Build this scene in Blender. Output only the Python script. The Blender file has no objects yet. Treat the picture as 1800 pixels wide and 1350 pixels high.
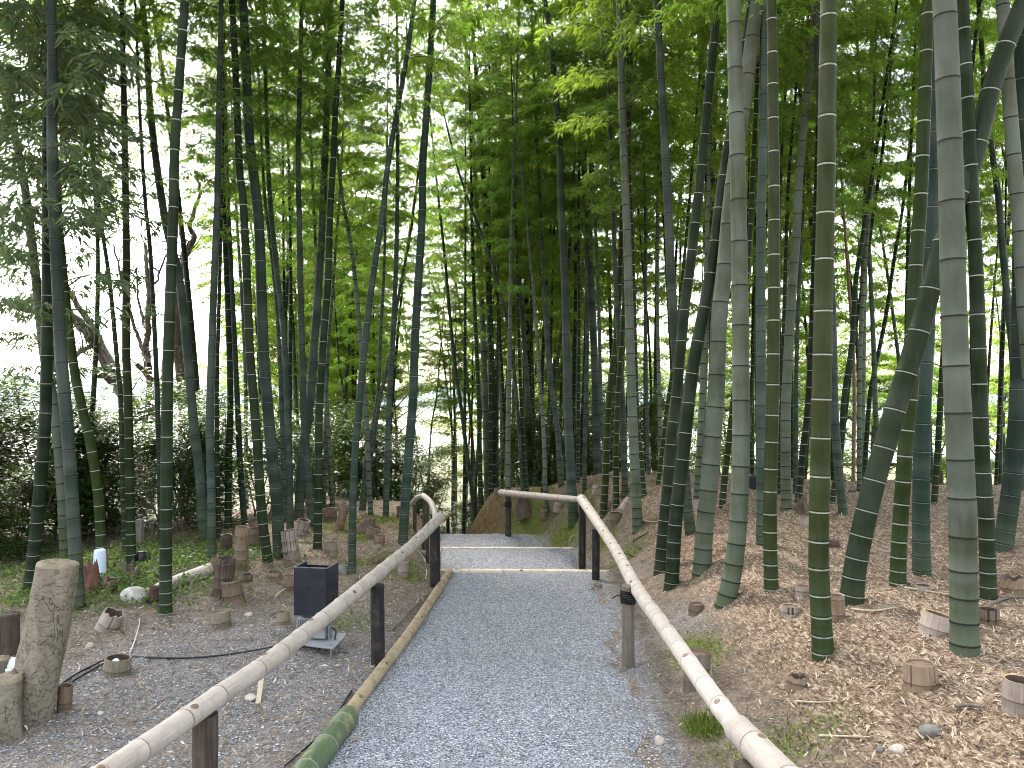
import bpy, math, random
import numpy as np
from mathutils import Vector, Matrix, Quaternion
random.seed(7); rng = np.random.default_rng(11)
sc = bpy.context.scene
col = sc.collection
# ------------------------------------------------------------------ camera
W, H, F = 1800.0, 1350.0, 1352.0
CAMZ = 1.5
PITCH = math.atan(15.0/F)
cd = bpy.data.cameras.new('camera'); cam = bpy.data.objects.new('camera', cd); col.objects.link(cam)
cd.sensor_width = 36; cd.lens = F/W*36; cd.clip_start = .05; cd.clip_end = 5000
cam.location = (0, 0, CAMZ); cam.rotation_euler = (math.pi/2+PITCH, 0, 0)
sc.camera = cam
def ray(u, v):
    a = (u-900)/F; b = (675-v)/F
    cp, sp = math.cos(PITCH), math.sin(PITCH)
    dy = cp - b*sp; dz = sp + b*cp
    return a/dy, dz/dy                       # x and z per metre of y
def at(u, v, y):
    a, b = ray(u, v); return Vector((a*y, y, CAMZ+b*y))
# ------------------------------------------------------------------ terrain
def ss(t):
    t = np.clip(t, 0, 1); return t*t*(3-2*t)
def pathz(y):
    y = np.asarray(y, float)
    z = -.055*y
    z = np.where(y > 8.5, -.61-.02*(y-8.5), z)
    z = np.where(y > 10.7, -.795, z)
    z = np.where(y > 12.5, -.795-.45*(y-12.5), z)
    return np.maximum(z, -3.2)
def Redge(y): return np.interp(y, [-5, 0, 8.5, 10.7, 12.4, 13.2, 14.5, 17], [.26, .5, .92, .80, .33, -1.1, -1.25, -1.3])
def Ledge(y): return np.interp(y, [-5, 0, 8.5, 9.2, 12.4, 13.4, 15, 17], [-1.3, -1.08, -.70, -.86, -1.18, -2.0, -4.2, -8])
def bumps(x, y):
    return (.030*np.sin(1.7*x+.9*y+1)+.026*np.sin(-2.3*x+1.9*y)+.016*np.sin(4.1*x-3.3*y+2)
            +.010*np.sin(7.3*x+5.9*y)+.008*np.sin(-9.1*x+8.3*y+1))
def T(x, y):
    x = np.asarray(x, float); y = np.asarray(y, float)
    zp = pathz(y); R = Redge(y); L = Ledge(y)
    yc = np.interp(x, [-1, 0, 2.5, 4.5, 6, 12], [13.5, 13.5, 12.0, 9.6, 8.4, 8.0])
    dr = np.maximum(0, y-yc); dr = np.minimum(.045*dr**1.7+.25*np.minimum(dr, 2)*(x < 1.2), 5.5)
    zr = np.interp(x, [-1, 0, 1, 2, 4, 7], [-.42, -.20, -.02, .17, .30, .38])+bumps(x, y)-dr
    zr = zr + .12*np.exp(-((x-1.6)**2/1.2+(y-10.8)**2/2))
    ycl = np.interp(x, [-12, -6, -3, -1], [9.5, 10.3, 11.8, 12.2])
    dl = np.maximum(0, y-ycl); dl = np.minimum(.05*dl**1.6, 5.5)
    zl = -.26+bumps(x, y)*.8-dl-.10*ss((-x-3.2)/2.0)*ss((y-4.5)/2)
    zl = zl + .10*np.exp(-((x+1.7)**2/.5+(y-10.2)**2/.5))
    wr = np.interp(y, [0, 6, 9, 12, 14], [1.5, 1.3, 1.1, .9, .85])
    tr = ss((x-R)/wr); tl = ss((L-x)/.55)
    z = np.where(x > R, zp*(1-tr)+zr*tr, np.where(x < L, zp*(1-tl)+zl*tl, zp))
    inside = np.clip(np.minimum(x-L, R-x)/.12, 0, 1)
    z = z-.05*inside*(y < 12.6)
    far = ss((np.hypot(x, y)-38)/60)
    return z*(1-far)+far*(-5.5+.4*np.sin(x*.03+y*.02))
def hit(u, v, ymax=60):
    a, b = ray(u, v)
    y = np.arange(1.0, ymax, .01)
    d = (CAMZ+b*y)-T(a*y, y)
    k = np.argmax(d <= 0)
    if d[k] > 0: return None
    return float(y[k])
def ground(u, v):
    y = hit(u, v)
    if y is None: y = 12.0
    p = at(u, v, y); p.z = float(T(p.x, p.y)); return p
# ------------------------------------------------------------------ node materials
def new_mat(name):
    m = bpy.data.materials.new(name); m.use_nodes = True
    nt = m.node_tree; nt.nodes.clear()
    out = nt.nodes.new('ShaderNodeOutputMaterial')
    return m, nt, out
class G:
    """small node-graph helper"""
    def __init__(s, nt): s.nt = nt
    def n(s, t, **k):
        nd = s.nt.nodes.new(t)
        for a, b in k.items():
            if a.startswith('in_'):
                key = a[3:]; key = int(key) if key.isdigit() else key.replace('_', ' ')
                s.put(nd.inputs[key], b)
            else: setattr(nd, a, b)
        return nd
    def put(s, sock, v):
        if hasattr(v, 'is_output'): s.nt.links.new(v, sock)
        elif isinstance(v, tuple) and len(v) == 3 and sock.type == 'RGBA': sock.default_value = (*v, 1)
        else: sock.default_value = v
    def math(s, op, a, b=0.0, clamp=False):
        nd = s.n('ShaderNodeMath', operation=op); nd.use_clamp = clamp
        s.put(nd.inputs[0], a); s.put(nd.inputs[1], b); return nd.outputs[0]
    def mix(s, f, a, b, blend='MIX'):
        nd = s.n('ShaderNodeMix', data_type='RGBA', blend_type=blend)
        s.put(nd.inputs[0], f); s.put(nd.inputs[6], a); s.put(nd.inputs[7], b); return nd.outputs[2]
    def ramp(s, f, lo, hi, a=0.0, b=1.0):
        nd = s.n('ShaderNodeMapRange'); nd.clamp = True
        s.put(nd.inputs[0], f); s.put(nd.inputs[1], lo); s.put(nd.inputs[2], hi); s.put(nd.inputs[3], a); s.put(nd.inputs[4], b)
        return nd.outputs[0]
    def coord(s, scale=(1, 1, 1), kind='Object', off=None):
        tc = s.n('ShaderNodeTexCoord'); mp = s.n('ShaderNodeMapping')
        s.nt.links.new(tc.outputs[kind], mp.inputs[0]); mp.inputs['Scale'].default_value = scale
        if off is not None: s.nt.links.new(off, mp.inputs[1])
        return mp.outputs[0]
    def noise(s, vec, scale, detail=3, rough=.55):
        nd = s.n('ShaderNodeTexNoise'); s.put(nd.inputs['Vector'], vec)
        nd.inputs['Scale'].default_value = scale; nd.inputs['Detail'].default_value = detail; nd.inputs['Roughness'].default_value = rough
        return nd.outputs[0]
    def voro(s, vec, scale, feature='F1', rand=1.0):
        nd = s.n('ShaderNodeTexVoronoi', feature=feature); s.put(nd.inputs['Vector'], vec)
        nd.inputs['Scale'].default_value = scale; nd.inputs['Randomness'].default_value = rand
        return nd
    def attr(s, name): return s.n('ShaderNodeAttribute', attribute_name=name).outputs['Fac']
    def rand(s): return s.n('ShaderNodeObjectInfo').outputs['Random']
    def bump(s, h, strength, dist):
        nd = s.n('ShaderNodeBump'); s.put(nd.inputs['Height'], h); nd.inputs['Strength'].default_value = strength; nd.inputs['Distance'].default_value = dist
        return nd.outputs[0]
    def bsdf(s, colr, rough=.6, normal=None, spec=.4, metallic=0.0):
        nd = s.n('ShaderNodeBsdfPrincipled'); s.put(nd.inputs['Base Color'], colr); s.put(nd.inputs['Roughness'], rough)
        nd.inputs['Specular IOR Level'].default_value = spec; nd.inputs['Metallic'].default_value = metallic
        if normal is not None: s.put(nd.inputs['Normal'], normal)
        return nd.outputs[0]
def mixc(c, d, f): return tuple(a*(1-f)+b*f for a, b in zip(c, d))

def culm_mat(name, c1, c2, ring, ringw, dark, base_c, pale_amt, rough=.42):
    m, nt, out = new_mat(name); g = G(nt)
    r = g.rand()
    v1 = g.coord((1, 1, .12)); n1 = g.noise(v1, 34, 4, .65)      # long fibres
    v2 = g.coord((1, 1, .5)); n2 = g.noise(v2, 5, 4, .6)         # waxy bloom and algae patches
    n3 = g.noise(g.coord(), 90, 2)
    c = g.mix(g.ramp(n2, .34, .66), c1, c2)
    c = g.mix(g.math('MULTIPLY', g.ramp(n1, .45, .75), .45), c, mixc(c2, (.16, .17, .12), .10))
    hsv = g.n('ShaderNodeHueSaturation'); g.put(hsv.inputs['Color'], c)
    g.put(hsv.inputs['Value'], g.ramp(r, 0, 1, .72, 1.3)); g.put(hsv.inputs['Hue'], g.ramp(g.math('FRACT', g.math('MULTIPLY', r, 7.3)), 0, 1, .478, .515))
    g.put(hsv.inputs['Saturation'], g.ramp(g.math('FRACT', g.math('MULTIPLY', r, 3.7)), 0, 1, .8, 1.12))
    c = hsv.outputs[0]
    tone = g.attr('tone')                                        # every internode weathers a little differently
    c = g.mix(g.math('MULTIPLY', g.ramp(tone, .35, 1), pale_amt), c, (.13, .145, .12))
    c = g.mix(g.ramp(n3, .62, .8, 0, .25), c, (.03, .035, .02))
    h = g.attr('hh')
    low = g.math('MULTIPLY', g.ramp(h, .75, .0), g.ramp(n2, .3, .6, .45, 1))
    c = g.mix(g.math('MULTIPLY', low, .65), c, base_c)
    wr = g.ramp(g.attr('wv'), 1-ringw*1.3/.03, 1-ringw/.03)
    wr = g.math('MULTIPLY', wr, g.ramp(n1, .3, .5, .5, 1))
    c = g.mix(wr, c, ring)
    dk = g.ramp(g.attr('dv'), .25, .6)
    c = g.mix(g.math('MULTIPLY', dk, dark), c, (.012, .014, .01))
    bm = g.bump(n1, .12, .004)
    nt.links.new(g.bsdf(c, g.ramp(n2, .3, .7, rough, rough+.2), bm, .09), out.inputs[0])
    return m
M = {}
M['dark'] = culm_mat('bamboo_dark_green', (0.00625, 0.01458, 0.004166), (0.01111, 0.02222, 0.005555), (.27, .29, .25), .011, .35, (.035, .042, .022), .10, .42)
M['olive'] = culm_mat('bamboo_olive_green', (0.01054, 0.0204, 0.00204), (0.01972, 0.02924, 0.0034), (.30, .32, .26), .012, .4, (.032, .052, .022), .07)
M['grey'] = culm_mat('bamboo_grey_green', (0.02284, 0.03865, 0.02811), (0.04041, 0.05973, 0.04568), (.20, .22, .20), .006, .75, (.07, .085, .035), .35, .5)
M['pale'] = culm_mat('bamboo_pale_grey', (0.050, 0.062, 0.033), (0.102, 0.119, 0.090), (.22, .23, .21), .005, .95, (.062, .078, .034), .45, .55)
M['teal'] = culm_mat('bamboo_blue_green', (0.01209, 0.02499, 0.01693), (0.02096, 0.03869, 0.0266), (.20, .24, .21), .008, .55, (.06, .075, .04), .2, .46)

def dead_mat(name, c1, c2, dirt, nodec, rough=.55):
    m, nt, out = new_mat(name); g = G(nt); r = g.rand()
    along = g.attr('hh'); ang = g.attr('ang')
    cv = g.n('ShaderNodeCombineXYZ'); g.put(cv.inputs[0], g.math('MULTIPLY', ang, 9.0)); g.put(cv.inputs[1], g.math('MULTIPLY', along, 2.2)); g.put(cv.inputs[2], g.math('MULTIPLY', r, 50.0))
    n1 = g.noise(cv.outputs[0], 3.2, 5, .65)
    n2 = g.noise(g.coord(), 11, 4, .6); n3 = g.noise(g.coord(), 55, 3)
    c = g.mix(g.ramp(n1, .35, .68), c1, c2)
    c = g.mix(g.ramp(n2, .5, .75, 0, .75), c, dirt)
    c = g.mix(g.ramp(n3, .6, .8, 0, .4), c, dirt)
    dk = g.ramp(g.attr('dv'), .72, .97)
    c = g.mix(g.math('MULTIPLY', dk, .8), c, nodec)
    c = g.mix(g.ramp(g.attr('crk'), .55, .95, 0, .9), c, (.012, .009, .007))
    hsv = g.n('ShaderNodeHueSaturation'); g.put(hsv.inputs['Color'], c); g.put(hsv.inputs['Value'], g.ramp(r, 0, 1, .8, 1.2))
    nt.links.new(g.bsdf(hsv.outputs[0], g.ramp(n2, .3, .7, rough-.12, rough+.2), g.bump(n1, .35, .004), .35), out.inputs[0])
    return m
M['rail'] = dead_mat('weathered_pale_bamboo', (.31, .258, .22), (.42, .365, .325), (.25, .205, .175), (.10, .06, .04), .42)
M['rail_tan'] = dead_mat('weathered_tan_bamboo', (.29, .21, .125), (.40, .32, .21), (.12, .10, .065), (.14, .09, .04), .5)
M['step'] = dead_mat('pale_step_bamboo', (.44, .35, .26), (.55, .46, .36), (.26, .2, .15), (.2, .14, .09), .6)
M['greenpole'] = dead_mat('fresh_green_bamboo_pole', (.050, .085, .038), (.085, .120, .065), (.36, .27, .15), (.26, .28, .2), .4)
M['stump_tan'] = dead_mat('stump_tan', (.125, .082, .05), (.21, .145, .094), (.09, .062, .04), (.04, .025, .018), .7)
M['stump_brown'] = dead_mat('stump_brown', (.10, .066, .043), (.19, .13, .085), (.04, .028, .02), (.02, .014, .01), .75)
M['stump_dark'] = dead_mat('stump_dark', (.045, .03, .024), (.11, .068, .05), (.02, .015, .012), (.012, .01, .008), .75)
M['stump_pale'] = dead_mat('stump_pale', (.20, .15, .12), (.30, .245, .205), (.12, .085, .065), (.06, .045, .035), .65)
M['stump_moss'] = dead_mat('stump_moss', (.12, .098, .068), (.20, .165, .115), (.065, .06, .028), (.03, .025, .015), .8)
M['cut_end'] = dead_mat('bamboo_cut_end', (.30, .175, .07), (.40, .26, .12), (.16, .095, .045), (.2, .13, .07), .75)

def bark(name, c1, c2, crack, sc1=9, stretch=.25):
    m, nt, out = new_mat(name); g = G(nt)
    v = g.coord((1, 1, stretch)); n = g.noise(v, sc1, 5, .62)
    wv = g.mix(.2, g.coord((1, 1, 1.6)), g.n('ShaderNodeTexNoise', in_Scale=6.0).outputs['Color'])
    cr = g.voro(wv, 7, 'DISTANCE_TO_EDGE').outputs['Distance']
    c = g.mix(g.ramp(n, .35, .68), c1, c2)
    n2 = g.noise(g.coord(), 40, 4)
    c = g.mix(g.ramp(n2, .52, .75, 0, .55), c, crack)
    n4 = g.noise(g.coord((1, 1, .5)), 3.5, 4, .6); n5 = g.noise(g.coord((1, 1, 2.5)), 26, 5, .7)
    c = g.mix(g.ramp(n4, .5, .72, 0, .6), c, mixc(c1, crack, .6)); c = g.mix(g.ramp(n5, .5, .68, 0, .5), c, crack)
    c = g.mix(g.math('MULTIPLY', g.ramp(cr, .0, .022, 1, 0), g.ramp(n4, .36, .5)), c, crack)
    hgt = g.math('ADD', g.math('MULTIPLY', g.ramp(cr, 0, .03), .5), g.math('ADD', g.math('MULTIPLY', n2, .6), n5))
    nt.links.new(g.bsdf(c, .85, g.bump(hgt, .7, .012), .2), out.inputs[0])
    return m
def wood(name, c1, c2, sc1=20):
    m, nt, out = new_mat(name); g = G(nt)
    n = g.noise(g.coord((1, 1, .07)), sc1*2, 5, .7); n2 = g.noise(g.coord(), 9, 3)
    c = g.mix(g.ramp(n, .38, .66), c1, c2); c = g.mix(g.ramp(n2, .55, .8, 0, .6), c, mixc(c2, (.2, .17, .13), .5))
    nt.links.new(g.bsdf(c, .8, g.bump(n, .6, .006), .25), out.inputs[0]); return m
M['bark_tan'] = bark('cracked_tan_bark', (.165, .137, .10), (.25, .215, .165), (.045, .033, .025))
M['bark_grey'] = bark('grey_brown_bark', (.045, .038, .032), (.10, .085, .072), (.02, .016, .013), 12)
M['bark_red'] = wood('rotten_red_wood', (.07, .03, .02), (.16, .075, .05), 24)
M['post_black'] = wood('charred_black_wood', (.010, .009, .009), (.026, .021, .018))
M['post_brown'] = wood('dark_brown_wood', (.030, .022, .018), (.075, .055, .042))
M['post_grey'] = wood('weathered_grey_brown_wood', (.085, .068, .053), (.155, .128, .10))
M['root'] = wood('fibrous_root_wood', (.06, .042, .03), (.14, .10, .07), 26)
M['stake'] = wood('pale_split_bamboo', (.34, .27, .19), (.46, .39, .28))
M['cutwood'] = wood('pale_cut_wood', (.13, .10, .068), (.22, .175, .12), 8)

def leaf_mat(name, d1, d2, t1, t2, rough=.5, spec=.35, tr=.45, objvar=.22):
    m, nt, out = new_mat(name); g = G(nt)
    k = g.attr('rnd'); r = g.rand()
    cdif = g.mix(k, d1, d2); ctr = g.mix(k, t1, t2)
    outs = []
    for c in (cdif, ctr):
        h = g.n('ShaderNodeHueSaturation'); g.put(h.inputs['Color'], c)
        g.put(h.inputs['Value'], g.ramp(r, 0, 1, 1-objvar, 1+objvar)); g.put(h.inputs['Hue'], g.ramp(g.math('FRACT', g.math('MULTIPLY', r, 5.7)), 0, 1, .486, .514))
        outs.append(h.outputs[0])
    b = g.bsdf(outs[0], rough, None, spec)
    t = g.n('ShaderNodeBsdfTranslucent'); g.put(t.inputs['Color'], outs[1])
    mx = g.n('ShaderNodeMixShader'); mx.inputs[0].default_value = tr
    nt.links.new(b, mx.inputs[1]); nt.links.new(t.outputs[0], mx.inputs[2]); nt.links.new(mx.outputs[0], out.inputs[0])
    return m
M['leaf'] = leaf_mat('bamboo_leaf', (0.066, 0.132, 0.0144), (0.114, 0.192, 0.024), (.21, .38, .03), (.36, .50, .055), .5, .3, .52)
M['leaf_dark'] = leaf_mat('bamboo_leaf_dark_kind', (0.0408, 0.0864, 0.0168), (0.0792, 0.138, 0.0288), (.15, .29, .03), (.27, .41, .05), .5, .3, .5)  # deeper green leaves, dealt to the stems at random
M['leaf_grey'] = leaf_mat('bamboo_leaf_bluish', (.060, .090, .048), (.100, .135, .075), (.10, .17, .06), (.16, .24, .08))
M['leaf_yellow'] = leaf_mat('tree_leaf_yellow_green', (.10, .16, .018), (.19, .21, .03), (.22, .33, .035), (.40, .43, .06))
M['leaf_mid'] = leaf_mat('tree_leaf_mid_green', (.045, .085, .016), (.08, .12, .022), (.14, .24, .03), (.25, .34, .05))
M['leaf_gloss'] = leaf_mat('glossy_shrub_leaf', (0.027, 0.054, 0.018), (0.06, 0.102, 0.027), (0.135, 0.255, 0.0225), (0.3, 0.45, 0.045), .22, 1.0, .30)
M['herb'] = leaf_mat('low_herb_leaf', (.040, .078, .016), (.08, .125, .025), (.11, .2, .03), (.2, .3, .05), .5, .3, .35)
M['twig'] = wood('twig', (.05, .06, .025), (.10, .10, .045))
M['twig_bare'] = wood('bare_twig', (.075, .06, .05), (.14, .115, .095))

def litter_mat(name, cols):
    m, nt, out = new_mat(name); g = G(nt)
    k = g.attr('rnd'); rp = g.n('ShaderNodeValToRGB'); rp.color_ramp.interpolation = 'LINEAR'
    el = rp.color_ramp.elements
    while len(el) < len(cols): el.new(.5)
    for i, c in enumerate(cols): el[i].position = i/(len(cols)-1); el[i].color = (*c, 1)
    nt.links.new(k, rp.inputs[0])
    nt.links.new(g.bsdf(rp.outputs[0], .7, None, .3), out.inputs[0]); return m
M['litter'] = litter_mat('dry_leaf_litter', [(.08, .050, .031), (.175, .118, .075), (.29, .21, .143), (.40, .305, .215), (.50, .405, .305)])
M['pebble'] = litter_mat('grey_pebbles', [(.07, .075, .09), (.16, .17, .195), (.24, .25, .28), (.34, .35, .385), (.52, .52, .53)])
M['moss'] = litter_mat('moss_blades', [(.03, .05, .006), (.07, .10, .01), (.12, .16, .018), (.18, .21, .03)])
M['straw'] = litter_mat('dry_straw', [(.20, .14, .07), (.32, .24, .13), (.42, .34, .2), (.5, .42, .28)])

def plain(name, c, rough=.5, metallic=0.0, spec=.5, var=.25, nsc=25, bump=.1):
    m, nt, out = new_mat(name); g = G(nt); n = g.noise(g.coord(), nsc, 4)
    cc = g.mix(g.ramp(n, .35, .7), tuple(x*(1-var) for x in c), tuple(min(1, x*(1+var)) for x in c))
    nt.links.new(g.bsdf(cc, g.ramp(n, .3, .7, rough-.08, rough+.1), g.bump(n, bump, .003), spec, metallic), out.inputs[0]); return m
M['navy'] = plain('dusty_black_sheet_metal', (.0075, .0085, .016), .5, 0, .4, .35, 12, .05)
M['edge_metal'] = plain('dusty_metal_rim', (.12, .125, .14), .45, .3, .5)
M['galv'] = plain('galvanised_metal', (.24, .25, .265), .5, .35, .5, .18, 14)
M['glassfront'] = plain('lamp_lens', (.35, .37, .4), .15, 0, .6, .1, 40, .02)
M['stone'] = plain('pale_stone', (.36, .34, .30), .85, 0, .25, .3, 18, .5)
M['stone_pink'] = plain('pinkish_stone', (.40, .33, .29), .85, 0, .25, .3, 22, .5)
M['concrete'] = plain('grey_stone_block', (.16, .148, .13), .9, 0, .2, .25, 30, .4)
M['plastic_white'] = plain('bluish_white_plastic', (.55, .62, .74), .5, 0, .4, .08, 8, .02)
M['cloth'] = plain('white_cloth', (.62, .62, .66), .9, 0, .1, .15, 60, .6)
M['black'] = plain('black_plastic', (.008, .008, .009), .45, 0, .5, .3, 20, .05)
M['cable'] = plain('black_cable', (.012, .012, .013), .5, 0, .4, .2, 20, .05)
M['cable_white'] = plain('grey_white_cable', (.45, .43, .40), .6, 0, .4, .2, 20, .05)
M['rope'] = plain('black_palm_rope', (.014, .012, .011), .9, 0, .2, .4, 200, .8)
# ------------------------------------------------------------------ object helpers
def tag(o, label=None, cat=None, group=None, kind=None):
    if label: o['label'] = label
    if cat: o['category'] = cat
    if group: o['group'] = group
    if kind: o['kind'] = kind
    return o
def link(name, me, parent=None, mats=()):
    for m in mats: me.materials.append(m)
    o = bpy.data.objects.new(name, me); col.objects.link(o)
    if parent is not None: o.parent = parent
    return o
def empty(name, loc=(0, 0, 0)):
    o = bpy.data.objects.new(name, None); col.objects.link(o); o.location = loc; o.empty_display_size = .1; return o
class MB:
    """collects geometry for ONE mesh"""
    def __init__(s): s.V = []; s.Fc = []; s.mi = []; s.A = {}; s.n = 0
    def add(s, verts, faces, mi=0, **att):
        verts = np.asarray(verts, float); n = len(verts)
        for k in set(s.A) | set(att):
            s.A.setdefault(k, [np.zeros(s.n)] if s.n else [])
            a = att.get(k, 0.0); s.A[k].append(np.broadcast_to(np.asarray(a, float), (n,)))
        s.V.append(verts); off = s.n
        for f in faces: s.Fc.append(tuple(int(i)+off for i in f)); s.mi.append(mi)
        s.n += n
    def mesh(s, name, smooth=True):
        me = bpy.data.meshes.new(name)
        V = np.concatenate(s.V)
        me.vertices.add(len(V)); me.vertices.foreach_set('co', V.astype(np.float32).ravel())
        lens = np.array([len(f) for f in s.Fc], np.int32); idx = np.fromiter((i for f in s.Fc for i in f), np.int32)
        me.loops.add(len(idx)); me.loops.foreach_set('vertex_index', idx)
        me.polygons.add(len(lens)); st = np.zeros(len(lens), np.int32); st[1:] = np.cumsum(lens)[:-1]
        me.polygons.foreach_set('loop_start', st); me.polygons.foreach_set('loop_total', lens)
        me.polygons.foreach_set('material_index', np.array(s.mi, np.int32))
        me.polygons.foreach_set('use_smooth', np.full(len(lens), bool(smooth)))
        for k, l in s.A.items():
            a = me.attributes.new(k, 'FLOAT', 'POINT'); a.data.foreach_set('value', np.concatenate(l).astype(np.float32))
        me.update(calc_edges=True); me.validate(); return me
    def build(s, name, mats, parent=None, smooth=True):
        return link(name, s.mesh(name, smooth), parent, mats if isinstance(mats, (list, tuple)) else [mats])
def quads_mesh(name, V4, mat, rnd=None, smooth=False, per=4, faces=((0, 1, 2, 3),), mat_idx=None):
    """V4: (n, per, 3) -> one mesh made of n little pieces"""
    n = len(V4); me = bpy.data.meshes.new(name)
    me.vertices.add(n*per); me.vertices.foreach_set('co', np.ascontiguousarray(V4, np.float32).ravel())
    fl = [np.array(f) for f in faces]
    base = (np.arange(n)*per)[:, None]
    idx = np.concatenate([np.concatenate([base+f[None, :] for f in fl], axis=1)], axis=1).ravel().astype(np.int32)
    lens = np.tile(np.array([len(f) for f in fl], np.int32), n)
    me.loops.add(len(idx)); me.loops.foreach_set('vertex_index', idx)
    me.polygons.add(len(lens)); st = np.zeros(len(lens), np.int32); st[1:] = np.cumsum(lens)[:-1]
    me.polygons.foreach_set('loop_start', st); me.polygons.foreach_set('loop_total', lens)
    me.polygons.foreach_set('use_smooth', np.full(len(lens), smooth))
    if rnd is None: rnd = rng.random(n)
    a = me.attributes.new('rnd', 'FLOAT', 'POINT'); a.data.foreach_set('value', np.repeat(rnd, per).astype(np.float32))
    me.materials.append(mat); me.update(calc_edges=True); return me
def frames(P):
    P = np.asarray(P, float); n = len(P)
    Tn = np.gradient(P, axis=0); Tn /= np.linalg.norm(Tn, axis=1)[:, None]
    a = np.array([1., 0, 0]) if abs(Tn[0][0]) < .8 else np.array([0, 1., 0])
    N = np.zeros_like(P); b = a-Tn[0]*(a@Tn[0]); N[0] = b/np.linalg.norm(b)
    for i in range(1, n):
        b = N[i-1]-Tn[i]*(N[i-1]@Tn[i]); N[i] = b/np.linalg.norm(b)
    return Tn, N, np.cross(Tn, N)
def tube(mb, P, R, seg=10, mi=0, cap0=True, cap1=True, capmi=None, wob=None, **att):
    P = np.asarray(P, float); R = np.broadcast_to(np.asarray(R, float), (len(P),)); Tn, N, B = frames(P)
    th = np.arange(seg)*2*math.pi/seg
    rr = R[:, None]*np.ones(seg)[None, :]
    if wob is not None: rr = rr*wob
    V = P[:, None, :]+rr[:, :, None]*(np.cos(th)[None, :, None]*N[:, None, :]+np.sin(th)[None, :, None]*B[:, None, :])
    n = len(P); k0 = mb.n
    Fs = [(i*seg+j, i*seg+(j+1) % seg, (i+1)*seg+(j+1) % seg, (i+1)*seg+j) for i in range(n-1) for j in range(seg)]
    A = {k: np.repeat(np.broadcast_to(np.asarray(v, float), (n,)), seg) for k, v in att.items()}
    A['ang'] = np.tile(np.abs((th/math.pi) - 1), n)
    mb.add(V.reshape(-1, 3), Fs, mi, **A)
    for on, i, rev in ((cap0, 0, True), (cap1, n-1, False)):
        if on:
            ring = V[i]; f = tuple(range(seg)); 
            if rev: f = f[::-1]
            mb.add(ring, [f], mi if capmi is None else capmi)
    return V
def cat_rom(P, m=8):
    P = np.asarray(P, float)
    if len(P) == 2: 
        t = np.linspace(0, 1, m+1)[:, None]; return P[0]*(1-t)+P[1]*t
    Q = np.vstack([2*P[0]-P[1], P, 2*P[-1]-P[-2]]); out = []
    for i in range(1, len(Q)-2):
        p0, p1, p2, p3 = Q[i-1], Q[i], Q[i+1], Q[i+2]
        for t in np.linspace(0, 1, m, endpoint=False):
            out.append(.5*((2*p1)+(p2-p0)*t+(2*p0-5*p1+4*p2-p3)*t*t+(3*p1-p0-3*p2+p3)*t**3))
    out.append(P[-1]); return np.array(out)
def resample(P, s):
    d = np.r_[0, np.cumsum(np.linalg.norm(np.diff(P, axis=0), axis=1))]
    return np.stack([np.interp(s, d, P[:, k]) for k in range(3)], 1)
def length(P): return float(np.linalg.norm(np.diff(P, axis=0), axis=1).sum())
def box(mb, c, sx, sy, sz, rot=None, mi=0, taper=1.0, bev=.0):
    x, y, z = sx/2, sy/2, sz/2
    if bev:
        V = []; 
        for zz, k in ((-z, -bev), (-z+bev, 0), (z-bev, 0), (z, -bev)):
            t = 1 if zz < 0 else taper
            for a, b in ((-1, -1), (1, -1), (1, 1), (-1, 1)): V.append((a*(x*t+k), b*(y*t+k), zz))
        Fc = [(3, 2, 1, 0), (12, 13, 14, 15)]+[(i*4+j, i*4+(j+1) % 4, i*4+4+(j+1) % 4, i*4+4+j) for i in range(3) for j in range(4)]
    else:
        t = taper; V = [(-x, -y, -z), (x, -y, -z), (x, y, -z), (-x, y, -z), (-x*t, -y*t, z), (x*t, -y*t, z), (x*t, y*t, z), (-x*t, y*t, z)]
        Fc = [(3, 2, 1, 0), (4, 5, 6, 7), (0, 1, 5, 4), (1, 2, 6, 5), (2, 3, 7, 6), (3, 0, 4, 7)]
    R = rot if rot is not None else Matrix.Identity(3)
    mb.add([tuple(R @ Vector(v)+Vector(c)) for v in V], Fc, mi)
def dirn(v): v = Vector(v); v.normalize(); return v
# ------------------------------------------------------------------ ground
def axis(lo, hi, fine, step, grow=1.16):
    a = [fine[0]]; 
    while a[-1] < fine[1]: a.append(a[-1]+step)
    s = step; r = [a[-1]]
    while r[-1] < hi: s *= grow; r.append(r[-1]+s)
    s = step; l = [a[0]]
    while l[-1] > lo: s *= grow; l.append(l[-1]-s)
    return np.array(l[::-1][:-1]+a+r[1:])
gx = axis(-1500, 1500, (-4.5, 5.5), .06); gy = axis(-400, 2500, (1.6, 14.5), .06)
X, Y = np.meshgrid(gx, gy); Z = T(X, Y)
Z = Z+np.where((np.abs(X) < 12) & (Y < 16), .010*np.sin(23*X+11*Y)*np.sin(17*Y-9*X)+.006*np.sin(41*X-13*Y+1)*np.sin(37*Y), 0)*((X > Redge(Y)+.1) | (X < Ledge(Y)-.1))
nx, ny = len(gx), len(gy)
V = np.stack([X, Y, Z], -1).reshape(-1, 3)
I = np.arange(nx*ny).reshape(ny, nx)
Q = np.stack([I[:-1, :-1], I[:-1, 1:], I[1:, 1:], I[1:, :-1]], -1).reshape(-1, 4)
me = bpy.data.meshes.new('ground')
me.vertices.add(len(V)); me.vertices.foreach_set('co', V.astype(np.float32).ravel())
me.loops.add(Q.size); me.loops.foreach_set('vertex_index', Q.astype(np.int32).ravel())
me.polygons.add(len(Q)); me.polygons.foreach_set('loop_start', (np.arange(len(Q))*4).astype(np.int32)); me.polygons.foreach_set('loop_total', np.full(len(Q), 4, np.int32))
me.polygons.foreach_set('use_smooth', np.ones(len(Q), bool))
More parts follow.
